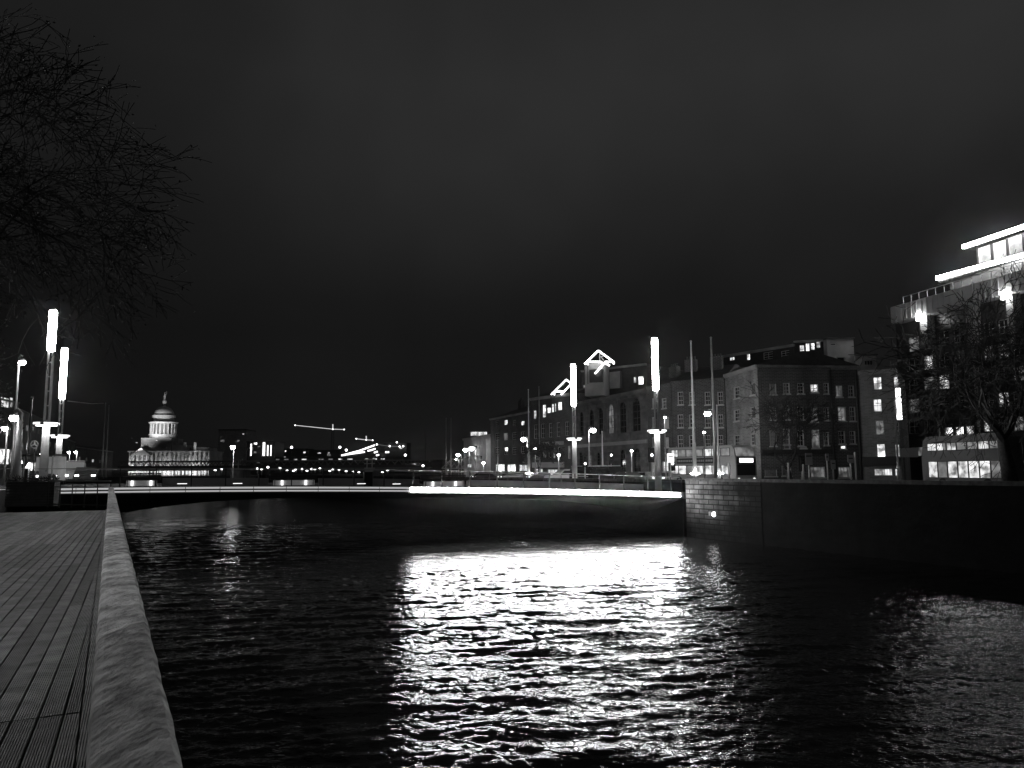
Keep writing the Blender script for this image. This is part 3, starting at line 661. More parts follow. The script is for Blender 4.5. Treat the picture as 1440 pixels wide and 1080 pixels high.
std(g1, [(1087, 547, 9, 15, 'd'), (1106, 546, 9, 15, 'd'), (1126, 546, 9, 15, 'd'), (1145, 546, 11, 12, 'l', (1, 1)), (1162, 546, 7, 15, 'd'),
         (1087, 581, 9, 18, 'd'), (1106, 580, 9, 20, 'm'), (1126, 581, 9, 18, 'd'), (1145, 583, 9, 20, 'm'), (1162, 582, 7, 18, 'd'),
         (1087, 616, 9, 22, 'd'), (1106, 614, 9, 22, 'd'), (1126, 616, 9, 22, 'd'), (1147, 617, 11, 26, 'm'), (1162, 617, 7, 18, 'd'), (1107, 629, 9, 5, 'b', (0, 0)),
         (1084, 665, 17, 9, 'm', (2, 0)), (1106, 662, 13, 14, 'm', (1, 0)), (1150, 664, 20, 15, 'm', (3, 1)), (1130, 629, 9, 3, 'm', (0, 0))], M_brick); g1.cornice(hh=.3, out=.25, m=M_brick)
g1.pbox(1072, 1170, 632, 638, -.2, -.003, 'shop_fascia', M_dsteel); g1.roof(.9)
g2 = Fac('brick_house', 'slim dark brick house between two black downpipes', 1172.5, 84.5, 1208, 85, ZR, pytop=520, depth=14)
std(g2, [(1180, 550, 9, 16, 'm'), (1197, 550, 8, 16, 'd'), (1184, 582, 11, 20, 'm'), (1199, 582, 8, 20, 'd'), (1184, 615, 9, 18, 'd'), (1199, 615, 8, 18, 'd'), (1186, 629, 8, 5, 'b', (0, 0)), (1188, 664, 18, 15, 'm', (3, 1))], M_brick); g2.cornice(hh=.25, out=.2, m=M_brick); g2.roof(.9)
for Fx in (g1, g2):
    MB().tube([(Fx.W + .02, -.14, 0), (Fx.W + .02, -.14, Fx.h)], .13, 8).build('downpipe', M_black, Fx.t)
h1 = Fac('brick_building', 'brick gable with a column of four lit windows next to the tall modern block', 1209.5, 85, 1266, 83, ZR, pytop=522, depth=14)
std(h1, [(1234, 539, 12, 18, 'b', (1, 1)), (1234, 570, 12, 18, 'l', (1, 1)), (1237, 601, 12, 20, 'm', (1, 1)), (1239, 634, 12, 20, 'b', (0, 0)),
         (1260, 538, 7, 18, 'l', (0, 1)), (1260, 570, 7, 18, 'm', (0, 1)), (1261, 603, 6, 18, 'd'), (1262, 634, 6, 18, 'l', (0, 0)), (1242, 664, 26, 10, 'l', (6, 0)), (1262, 664, 7, 10, 'l', (1, 0))], M_brick2, False)
h1.cornice(hh=.3, out=.15, m=M_brickp); h1.pbox(1212, 1266, 642, 655, -.25, -.003, 'shop_fascia', M_black); h1.roof(.6)
h1.pbox(1210, 1265, 524.5, 543.5, -.03, -.004, 'render_band', mat('render_band', .5, .85, 0, .35, .8)) if False else None
# set-back rooftops behind
k1 = Fac('office_block', 'dark set-back office roof storey with three small lit windows', 1003, 112, 1122, 100, ZR + 6, pytop=503, depth=14)
std(k1, [(1014, 509, 6, 6, 'b', (1, 0)), (1029, 504.5, 7, 5, 'b', (1, 0)), (1052, 502, 5, 9, 'b', (1, 1)), (1080, 500, 14, 10, 'd'), (1104, 498, 12, 10, 'd')], M_slate, False); k1.cornice(hh=.2)
k2 = Fac('office_block', 'upper office floor with a bright strip of windows above the brick houses', 1120, 100, 1166, 99, ZR + 6, pytop=480, depth=14)
std(k2, [(1128, 491, 7, 12, 'l', (1, 1)), (1136, 489, 6, 13, 'b', (1, 1)), (1143, 487, 6, 10, 'b', (0, 1)), (1151, 484.5, 6, 9, 'l', (0, 1)), (1154.5, 508, 6, 5, 'b', (1, 0)), (1140, 508, 8, 6, 'd')], M_dsteel, False); k2.cornice(hh=.15)
k3 = Fac('lift_tower', 'plain pale rooftop block left of the dark gap above the gable', 1167, 98, 1205, 98, ZR + 6, pytop=477, depth=10)
std(k3, [(1183, 508, 11, 12, 'd', (0, 0)), (1172, 484, 8, 3, 'd', (0, 0))], M_plain, False); MB().box(-.15, k3.W + .15, -.15, 10.1, k3.h, k3.h + .2).build('roof', M_slate, k3.t)
k4 = Fac('plant_room', 'low dim plant room on the roof behind the brick gable', 1206, 99, 1236, 99, ZR + 6, pytop=500, depth=10)
std(k4, [(1222, 510, 12, 7, 'd', (2, 0))], M_conc, False); MB().box(-.15, k4.W + .15, -.15, 10.1, k4.h, k4.h + .2).build('roof', M_slate, k4.t)
vs_ = thing('sign', 'bright vertical lit sign on the corner of the brick gable', 'sign', base(1267, 82, ZR + 3)); p = vs_.location
za, zb_ = ztop(p.x, 82, 590), ztop(p.x, 82, 546)
MB().box(-.12, .32, -.1, .1, za - p.z, zb_ - p.z).build('sign_face', mat('sign_glow', .8, emis=5), vs_); MB().box(-.2, .4, .11, .2, za - p.z - .1, zb_ - p.z + .1).build('sign_back', M_dsteel, vs_)
MB().box(.33, 1.0, 0, .05, za - p.z + .1, za - p.z + .2).build('bracket', M_dsteel, vs_)

# ------------------------------------------------------------------ tall modern block on the right
ob = Fac('office_tower', 'tall modern block at the right edge with two white light lines at its top', 1270, 106, 1500, 83, ZR, htop=24, depth=26)
ob.h = ob.uz(1290, 449)[1]
wl = []
for c_ in range(8):
    px = 1285 + c_ * 21
    for r_ in range(5):
        dy = -(px - 1285) * .0
        py = 600 - r_ * 29 - (px - 1285) * (.03 + .042 * r_)
        wl.append((px, py, 15, 20, random.choice('ddddddmdml')))
wl += [(1290 + 21 * i, 637 + i * .8, 18, 16, 'm') for i in range(8)]
wl += [(1334, 612 - 5, 12, 13, 'b', (0, 0)), (1349, 606, 12, 13, 'b', (0, 0)), (1364, 605, 12, 13, 'l', (0, 0))]
wl = [w_ for w_ in wl if not (w_[4] in 'dml' and 1322 < w_[0] < 1375 and 590 < w_[1] < 620 and len(w_) == 5)]
std(ob, wl, mat('dark_cladding', .05, .35, 0, .2, .5), False, (1, 1))
# projecting slab
sl0 = ob.uz(1253, 455, -1.6); sl1 = ob.uz(1253, 432, -1.6); zz0, zz1 = sl0[1], sl1[1]
o = MB().box(sl1[0], ob.W + 1, -1.6, 20, zz0, zz1).build('projecting_slab', mat('white_slab', .75, .8, 0, .15, .5), ob.t)
mb = MB(); x = sl1[0]
while x < ob.W: mb.box(x, x + .12, -1.72, -1.61, zz0 + .1, zz1 - .1); x += .9
mb.build('slab_ribs', mat('white_slab'), o)
mb = MB(); x = sl1[0] + 2
while x < ob.W: mb.tube([(x, -1.3, zz1), (x, -1.3, zz1 + 1.0)], .04, 5); x += 1.4
mb.tube([(sl1[0] + 2, -1.3, zz1 + 1.0), (ob.W, -1.3, zz1 + 1.0)], .05, 5); mb.build('roof_railing', M_steel, o)
for px in (1301, 1366, 1424):
    a_, _ = ob.uz(px - 5, 460, -1.0); b_, _ = ob.uz(px + 5, 460, -1.0)
    MB().box(a_, b_, -1.2, -.01, ob.uz(px, 484, -1)[1], zz0 - .01).build('column', M_conc, ob.t)
    if px != 1366:
        l_ = MB().box((a_ + b_) / 2 - .35, (a_ + b_) / 2 + .35, -2.0, -1.75, zz0 - .6, zz0 + .3).build('floodlight', mat('flood_glow', .8, emis=26), ob.t)
for px in (1315, 1371):
    a_, _ = ob.uz(px - 1.1, 540, -.3); b_, _ = ob.uz(px + 1.1, 540, -.3)
    MB().box(a_, b_, -.3, -.003, ob.uz(px, 614, -.3)[1], ob.uz(px, 480, -.3)[1]).build('fin', M_white, ob.t)
# upper storeys set back
for (pa, ya, pb, yb, ys, hh, lb) in ((1316, 391, 1440, 358, 2.0, 4.6, 'lower'), (1353, 347, 1440, 318, 5.0, 3.2, 'upper')):
    ua, zA = ob.uz(pa, ya, ys); ub, zB = ob.uz(pb, yb, ys); zt_ = (zA + zB) / 2
    zl_ = zz1 + .02 if lb == 'lower' else zprev
    oo = MB().box(ua + 1.2, ob.W + 3, ys + 1.0, 22, zl_, zt_ - .3).build('upper_storey', mat('dark_cladding'), ob.t)
    MB().box(ua, ob.W + 4, ys + .3, 22.5, zt_ - .3, zt_ + .35).build('roof_slab', M_dsteel, oo)
    # light line follows the measured slope
    MB().hexa([(ua, ys, zA - .22), (ub, ys, zB - .22), (ub, ys + .28, zB - .22), (ua, ys + .28, zA - .22)], [(ua, ys, zA + .22), (ub, ys, zB + .22), (ub, ys + .28, zB + .22), (ua, ys + .28, zA + .22)]).build('light_line', M_neon2, oo)
    zprev = zt_ + .36
    x = ua + 1.6
    while x < ob.W + 2:
        wn = MB(); z0_, z1_ = zt_ - 3.0, zt_ - .6
        if lb == 'upper' or x > 1e9:
            wn.box(x, x + .08, ys + .9, ys + .98, z0_, z1_); wn.box(x + 1.7, x + 1.78, ys + .9, ys + .98, z0_, z1_); wn.box(x + .08, x + 1.7, ys + .9, ys + .98, z1_ - .08, z1_); wn.box(x + .08, x + 1.7, ys + .9, ys + .98, z0_, z0_ + .08)
            wo = wn.build('window', M_frame, oo)
            MB().box(x + .04, x + 1.74, ys + .93, ys + .97, z0_ + .04, z1_ - .04).build('pane', random.choice([M_litd, M_lit, M_litd]), wo)
        x += 2.3
# ground floor canopy
MB().box(3, ob.W, -2.4, -.01, ob.uz(1350, 646)[1], ob.uz(1350, 640)[1]).build('canopy', M_dsteel, ob.t)
sg = thing('sign_board', 'pale oblong sign board hanging beside the lit lower window', 'sign', base(1280, 74, ZR)); zc_ = ztop(sg.location.x, 74, 643) - ZR; zd_ = ztop(sg.location.x, 74, 630) - ZR
MB().box(-.8, .9, -.05, .05, zc_, zd_).build('board', M_white, sg); MB().tube([(-.4, .1, 0), (-.4, .1, zd_)], .06, 6).build('post', M_dsteel, sg)

# ------------------------------------------------------------------ trees
def tree(name, label, p, height, spread, seed, trunk_r=.25, lean=(0, 0), levels=5, fork=.25, leaves=0, twig=.012, droop=0.0, group=None, bias=(0, 0), splitn=(2, 3), leafsz=.07, mat_b=None, vfork=0):
    rnd = random.Random(seed); t = thing(name, label, 'tree', p, 0, group)
    tr = MB(); cr = MB(); lf = MB()
    def grow(P, D, Ln, r, lv, mb):
        pts = [P]; rs = [r]; n = 4 if lv <= 2 else 3
        d = D.copy()
        for i in range(n):
            d = (d + Vector((rnd.gauss(0, .16), rnd.gauss(0, .16), rnd.gauss(0, .12))) * (.25 if lv == 0 else 1) + Vector((bias[0], bias[1], 0)) * .08 + Vector((0, 0, (.05 if lv < 3 else -.03) - droop * .1))).normalized()
            pts.append(pts[-1] + d * Ln / n); rs.append(max(twig * .6, r * (1 - .38 * (i + 1) / n)))
        mb.tube(pts, rs, 7 if lv == 0 else (5 if lv < 3 else 3), cap=False)
        if lv >= levels:
            for _ in range(leaves):
                c = pts[rnd.randint(1, n)] + Vector((rnd.gauss(0, .1), rnd.gauss(0, .1), rnd.gauss(0, .1)))
                a_ = Vector((rnd.gauss(0, 1), rnd.gauss(0, 1), rnd.gauss(0, 1))).normalized() * leafsz; b_ = a_.cross(Vector((rnd.gauss(0, 1), rnd.gauss(0, 1), rnd.gauss(0, 1)))).normalized() * leafsz * .6
                lf.add([c - a_, c + b_, c + a_, c - b_], [(0, 1, 2, 3)])
            return
        k = rnd.randint(*splitn) + (1 if lv in (1, 2, 3) else 0)
        for j in range(k):
            az = 2 * math.pi * (j / k + rnd.random() * .25); tilt = rnd.uniform(.35, .85) * spread
            u = d.cross(Vector((.3, .2, 1))).normalized(); v = d.cross(u)
            nd = (d * math.cos(tilt) + (u * math.cos(az) + v * math.sin(az)) * math.sin(tilt)).normalized()
            if vfork and lv == 0:
                nd = Vector((vfork * (-1, 1)[j % 2] * rnd.uniform(.8, 1.1), rnd.uniform(-.2, .2), 1)).normalized()
            at_ = pts[-1] if (j < 2 or lv == 0) else pts[rnd.randint(1, n)]
            grow(at_, nd, (height * .24 if lv == 0 else Ln) * rnd.uniform(.66, .88), rs[-1] * rnd.uniform(.55, .8), lv + 1, cr)
    D0 = Vector((lean[0], lean[1], 1)).normalized()
    grow(Vector((0, 0, 0)), D0, height * fork, trunk_r, 0, tr)
    tr.build('trunk', mat_b or M_bark, t, smooth=True); cr.build('crown', mat_b or M_bark, t)
    if leaves: lf.build('foliage', M_leaf, t)
    return t
tree('bare_tree', 'forked bare tree in front of the broad dark brick building', base(1112, 66, ZR), 13, .85, 12, .32, fork=.12, levels=6, leaves=0, splitn=(2, 3), vfork=.42, twig=.035)
tree('bare_tree', 'large bare tree whose trunk stands at the right edge in front of the modern block', base(1424, 47, ZR), 17, 1.0, 6, .52, fork=.2, levels=7, leaves=0, lean=(-.12, 0), twig=.034)
tree('bare_tree', 'bare street tree to the left of the large one before the modern block', base(1322, 68, ZR), 12, .95, 9, .2, fork=.25, levels=6, leaves=0, twig=.022)
tree('leafy_tree', 'small leafy tree beside the lamplit mast left of the pale building', base(757, 103, ZR), 7.5, 1.0, 21, .12, fork=.24, levels=5, leaves=7, leafsz=.12)
# big tree overhanging the top left: trunk out of frame on the left pavement
tree('bare_tree', 'huge bare tree whose branches reach in across the upper left sky', Vector((-19, 19, ZL)), 20, 1.0, 3, .45, fork=.22, levels=7, leaves=1, leafsz=.05, splitn=(3, 3), bias=(.22, .0), twig=.018)
tree('bare_tree', 'second bare tree whose lower branches fill the left edge', Vector((-25.5, 26, ZL)), 16, 1.0, 8, .35, fork=.26, levels=7, leaves=1, leafsz=.06, splitn=(3, 3), bias=(.1, .0), twig=.018)
tree('bare_tree', 'bare tree lower on the left edge just above the street lamps', Vector((-34, 42, ZL)), 13, .9, 14, .3, fork=.28, levels=6, leaves=5, leafsz=.09)
tree('leafy_tree', 'leafy tree lit from below by the lower lamp at the left edge', Vector((-40, 57, ZL)), 8, .9, 44, .2, fork=.3, levels=5, leaves=8, leafsz=.12)

# ------------------------------------------------------------------ street lamps
def street_lamp(px_b, Y, zb, py_lamp, label, r=.28, arm=0.0, m=None, pole=M_steel, pr=.085, group='street lamps along the quays', head=True):
    p = base(px_b, Y, zb); t = thing('street_lamp', label, 'street lamp', p, 0, group)
    zl = ztop(p.x + arm, Y, py_lamp) - zb
    mb = MB().tube([(0, 0, 0), (0, 0, 1.2), (0, 0, zl + .35)], [pr * 1.5, pr * 1.1, pr * .6], 8)
    if arm: mb.tube([(0, 0, zl + .3), (arm * .5, 0, zl + .5), (arm, 0, zl + .38)], pr * .5, 6)
    mb.build('post', pole, t, smooth=True)
    MB().ball((arm, 0 if arm else -r - pr, zl), r, 12, .8).build('lamp_globe', m or M_lampe, t, smooth=True)
    if head: MB().lathe([(.05, .34), (r * .9, .26), (r * 1.05, .2), (r * .6, .2)], 12, (arm, 0 if arm else -r - pr, zl + r * .55 - .2)).build('lamp_hood', M_dsteel, t)
    return t
street_lamp(829, 96, ZR, 605, 'lit street lamp between two slim poles before the stone building', .36, .55)
street_lamp(1008, 80, ZR, 582, 'bright street lamp next to the right mast before the brick terrace', .34, -.7, mat('strong_lamp_glow', .8, emis=150))
street_lamp(992, 74, ZR, 608, 'small low lamp on a dark pole above the bus', .13, 0, M_lamps, M_dsteel, .06)
street_lamp(742, 118, ZR, 618, 'street lamp immediately left of the pair of masts by the dark building', .4, -.6)
street_lamp(753, 112, ZR, 631, 'small lamp glowing beside the little leafy tree', .22, 0, M_lamps)
street_lamp(669, 150, ZR, 631, 'right one of the receding quay lamps at the far block', .5, -.8, M_lampf)
street_lamp(660, 160, ZR, 633, 'second largest of the receding quay lamps', .5, -.8, M_lampf)
street_lamp(649, 175, ZR, 640, 'third of the receding quay lamps', .42, -.8, M_lampf)
street_lamp(645, 195, ZR, 645.5, 'smallest and lowest of the receding quay lamps', .34, -.6, M_lampf)
street_lamp(711, 146, ZR, 632, 'lamp glowing against the dark building with the lit shops', .3, 0, M_lamps)
street_lamp(937, 92, ZR, 587, 'tiny lamp high against the brick house beside the column light', .16, 0, M_lamps)
street_lamp(327, 130, 3.4, 629, 'bright starry lamp on a thin pole beside the domed building', .38, 0, mat('starry_lamp_glow', .8, emis=70), M_lpaint, .07)
street_lamp(15, 47, ZL, 510, 'upper of the two lamps at the left edge, among branches', .2, .2)
street_lamp(22, 45, ZL, 588, 'lower bright lamp on a pale thick pole at the left edge', .25, -.35, None, M_lpaint, .2)
street_lamp(106, 110, ZL, 636, 'small lamp on a slim pole right of the white van', .2, 0, M_lamps)
street_lamp(96, 112, ZL, 636, 'small lamp just left of the van lamp', .18, 0, M_lamps)
street_lamp(77, 108, ZL, 645, 'lowest of the small lamps behind the column light on the left', .16, 0, M_lamps)
# unseen lamps added along the assumed row to light boardwalk and coping
for i, (tt, lt) in enumerate(((9.5, -5.6), (25.0, -5.6))):
    p = q(tt, lt, ZL); t = thing('street_lamp', 'unseen quay lamp added beside the near boardwalk to light it' if i == 0 else 'second unseen quay lamp added to light the boardwalk', 'street lamp', p, 0, 'street lamps along the quays')
    MB().tube([(0, 0, 0), (0, 0, 6.5)], [.12, .07], 8).build('post', M_steel, t); MB().lathe([(.3, 6.3), (.26, 6.5), (.1, 6.6)], 16, (.45, 0, 0)).build('lamp_hood', M_dsteel, t); MB().lathe([(.27, 6.285), (.27, 6.296)], 16, (.45, 0, 0)).build('added_lamp_lens', mat('added_lamp_glow', .8, emis=330), t); MB().bar((0, 0, 6.4), (.45, 0, 6.55), .04).build('arm', M_steel, t)
street_lamp(5, 60, ZL, 603, 'lamp among the leaves at the extreme left edge', .22, 0, M_lamps)
street_lamp(29, 90, ZL, 642, 'small lamp between the two poles at the left edge', .22, 0, M_lamps)
street_lamp(57, 95, ZL, 640, 'small lamp just left of the tallest column light', .2, 0, M_lamps)
street_lamp(953, 88, ZR, 632, 'small lamp over the pavement left of the parked bus', .18, 0, M_lamps)
street_lamp(889, 90, ZR, 634, 'small lamp on a thin post before the stone arches', .14, 0, M_lamps)
street_lamp(680, 125, ZR, 651, 'low lamp in front of the far pale block', .22, 0, M_lamps)
# far row below the railway bridge
far = [(362, 659), (368, 660), (377, 657), (394, 658.5), (404, 661), (413, 662), (416, 660.5), (425, 659.5), (432, 662), (438, 659.5), (443, 660), (450, 659), (464, 662), (468, 660), (477, 661), (487, 662.5), (497, 663), (505, 664), (545, 662), (538, 664), (595, 655), (312, 660), (303, 661)]
f0 = street_lamp(377, 215, 3.4, 657, 'one of the tiny blurred lamps glowing below the railway lattice', .34, 0, mat('tiny_lamp_glow', .8, emis=5), M_dsteel, .07, 'tiny lamps below the railway bridge', head=False)
for (px, py) in far[3:] + far[:2]:
    p = base(px, 215, 3.4); z = (ztop(p.x, 215, py) - 3.4) / (ztop(f0.location.x, 215, 657) - 3.4)
    dup(f0, p, 0, scale=(1, 1, max(.3, z)))

# twin lamps on the quay wall by the water
wlp = thing('wall_lamp', 'pair of small bright lamps low on the quay wall beside the bridge', 'lamp', base(1003, 0, 0) if False else at(1005, 723, 57.3))
for i, (dx, r) in enumerate(((-.12, .13), (.16, .1))): MB().ball((dx, -.2, 0), r, 10, 1.3).build('bulb', mat('wall_bulb_glow', .8, emis=14), wlp)
MB().box(-.35, .4, -.08, .35, -.12, .16).build('bracket', M_dsteel, wlp)

# ------------------------------------------------------------------ masts
def mast(px_b, Y, zb, py_t, label, r=.12, m=M_steel):
    p = base(px_b, Y, zb); h = ztop(p.x, Y, py_t) - zb
    t = thing('mast', label, 'mast', p, 0, 'tall slim masts along the quays')
    MB().tube([(0, 0, 0), (0, 0, h * .3), (0, 0, h * .31), (0, 0, h)], [r * 1.25, r * 1.1, r * .8, r * .45], 8).build('pole', m, t, smooth=True)
    MB().lathe([(r * 2.2, 0), (r * 2.2, .1), (r * 1.4, .2)], 10).build('base_plate', M_dsteel, t)
    if m is M_lpaint:  # uplights added to brighten the lower shaft of pale masts
        g = MB()
        for k in range(4): g.ball((.42 * math.cos(k * 1.571 + .4), .42 * math.sin(k * 1.571 + .4), 1.3), .07, 8)
        for k in range(4): g.bar((.42 * math.cos(k * 1.571 + .4), .42 * math.sin(k * 1.571 + .4), 1.3), (0, 0, 1.25), .02)
        g.build('added_uplights', M_up, t)
    MB().ball((0, 0, h), r * .7, 8).build('finial', m, t)
mast(978, 70, ZR, 480, 'tall mast with a bright lower shaft in front of the brick terrace', .15, M_lpaint)
mast(1007, 68, ZR, 475, 'darker tall mast right beside the bright street lamp', .15, M_steel)
mast(744, 104, ZR, 548, 'slim bright mast left of the little leafy tree', .13, M_lpaint)
mast(759, 106, ZR, 544, 'slim mast rising out of the little leafy tree', .11)
mast(627, 175, 3.4, 588, 'left mast of the thin pair in the dark middle distance', .13)
mast(634, 177, 3.4, 588, 'right mast of the thin pair in the dark middle distance', .13)
mast(143, 128, ZL, 567, 'left mast of the pair on the left bank carrying a wire', .15)
mast(148, 131, ZL, 570, 'right mast of the pair on the left bank', .15)
mast(598, 190, 3.4, 604, 'faint short mast left of the thin pair', .1, M_dsteel)
mast(700, 120, ZR, 615, 'short pole with a crossbar before the lit shops', .1)
mast(848, 90, ZR, 607, 'slim pale pole immediately right of the street lamp', .12, M_lpaint)
mast(1012, 73, ZR, 570, 'bright pale pole rising to the street lamp by the terrace', .12, M_lpaint)
mast(1265, 63, ZR, 580, 'plain grey pole in front of the gable with lit windows', .12)
mast(37, 60, ZL, 560, 'dark pole behind the lower lamp on the left', .16, M_dsteel)
p0 = at(95, 564, 64); p1_ = at(146, 567, 128)
tag(MB().tube([p0, (p0 + p1_) / 2 - Vector((0, 0, .15)), p1_], .035, 5).build('span_wire', M_steel), 'thin overhead wire from the left column light to the pair of masts', 'wire')

# ------------------------------------------------------------------ signs and signals
def round_sign(px, Y, zb, py, r, label):
    p = base(px, Y, zb); z = ztop(p.x, Y, py) - zb; t = thing('road_sign', label, 'road sign', p)
    MB().tube([(0, 0, 0), (0, 0, z)], .05, 6).build('post', M_dsteel, t)
    vs = [(r * math.cos(2 * math.pi * k / 24), -.06, z + r * math.sin(2 * math.pi * k / 24)) for k in range(24)]
    MB().hexa(vs, [(x, y + .03, zz) for x, y, zz in vs]).build('sign_plate', mat('sign_dark', .1, .5), t)
    mb = MB(); n = 24
    for k in range(n):
        a0, a1 = 2 * math.pi * k / n, 2 * math.pi * (k + 1) / n
        mb.hexa([(r * math.cos(a0), -.075, z + r * math.sin(a0)), (r * math.cos(a1), -.075, z + r * math.sin(a1)), (r * math.cos(a1), -.063, z + r * math.sin(a1)), (r * math.cos(a0), -.063, z + r * math.sin(a0))],
                [(.8 * r * math.cos(a0), -.075, z + .8 * r * math.sin(a0)), (.8 * r * math.cos(a1), -.075, z + .8 * r * math.sin(a1)), (.8 * r * math.cos(a1), -.063, z + .8 * r * math.sin(a1)), (.8 * r * math.cos(a0), -.063, z + .8 * r * math.sin(a0))])
    for a_ in (90, 210, 330): mb.bar((0, -.08, z), (.75 * r * math.cos(R(a_)), -.08, z + .75 * r * math.sin(R(a_))), .05)
    mb.build('sign_symbol', M_white, t)
round_sign(45.5, 52, ZL, 625, .27, 'round dark sign with a three-armed symbol on the left bank')
def signal(px, Y, zb, py, label, lit=True):
    p = base(px, Y, zb); z = ztop(p.x, Y, py) - zb; t = thing('traffic_light', label, 'traffic light', p, 0, 'traffic lights by the bridge')
    MB().tube([(0, 0, 0), (0, 0, z + .3)], .06, 8).build('post', M_steel, t)
    h = MB().box(-.17, .17, -.28, -.08, z - .5, z + .5).build('signal_head', M_black, t)
    for k, dz in enumerate((.3, 0, -.3)):
        MB().ball((0, -.29, z + dz), .10, 10).build('lens', mat('signal_glow', .8, emis=12) if (k == lit - 1) else M_glass, h)
    MB().box(-.27, .27, -.07, -.05, z - .62, z + .62).build('backing_board', M_black, h)
signal(823, 80, ZR + .4, 648, 'traffic light beside the shorter column light, green lens lit', 3)
signal(860, 83, ZR, 644, 'traffic light with its top lens lit before the stone arches', 1)
signal(917, 66, ZR, 640, 'traffic light left of the bright right column light', 2)
signal(946, 68, ZR, 652, 'traffic light at the end of the bridge by the bus', 2)
signal(1129, 64, ZR, 652, 'dark traffic light right of the forked tree', 0)
signal(31, 62, ZL, 650, 'traffic light near the lower lamp on the left bank', 2)
def post_sign(px, Y, zb, py0, py1, wd, label, m=M_plain, glow=False):
    p = base(px, Y, zb); z0, z1 = ztop(p.x, Y, py1) - zb, ztop(p.x, Y, py0) - zb; t = thing('street_sign', label, 'sign', p)
    MB().tube([(0, 0, 0), (0, 0, z1)], .05, 6).build('post', M_lpaint, t)
    MB().box(-wd / 2, wd / 2, -.1, -.055, z0, z1).build('panel', m, t); MB().box(-wd / 2 + .06, wd / 2 - .06, -.108, -.102, z1 - .3, z1 - .2).build('panel_stripe', M_dsteel, t)
post_sign(944, 64, ZR, 638, 650, .55, 'small white lit panel on a post between column light and bus', mat('panel_glow', .8, emis=2.2))
post_sign(1139, 62, ZR, 637, 654, .55, 'grey upright sign panel on a post right of the forked tree')
post_sign(1165, 60, ZR, 638, 648, .25, 'thin sign strip on a pale post before the slim house')
post_sign(1173, 60, ZR, 647, 660, .35, 'small lower sign on a pale post before the slim house')
post_sign(1198, 60, ZR, 640, 651, .45, 'dim square sign panel near the pale pole before the slim house', M_conc)
for px, pt, lb in ((1131, 654, 'short pale post under the traffic light right of the tree'), (1205, 637, 'tall pale post right of the dim square sign'), (1026, 652, 'short pale post in front of the bus front'), (1110, 652, 'thin short post at the foot of the forked tree')):
    p = base(px, 60, ZR); h = ztop(p.x, 60, pt) - ZR; t = thing('pole', lb, 'pole', p); MB().tube([(0, 0, 0), (0, 0, h)], .07, 8).build('shaft', M_lpaint, t); MB().ball((0, 0, h), .08, 8).build('cap', M_lpaint, t)

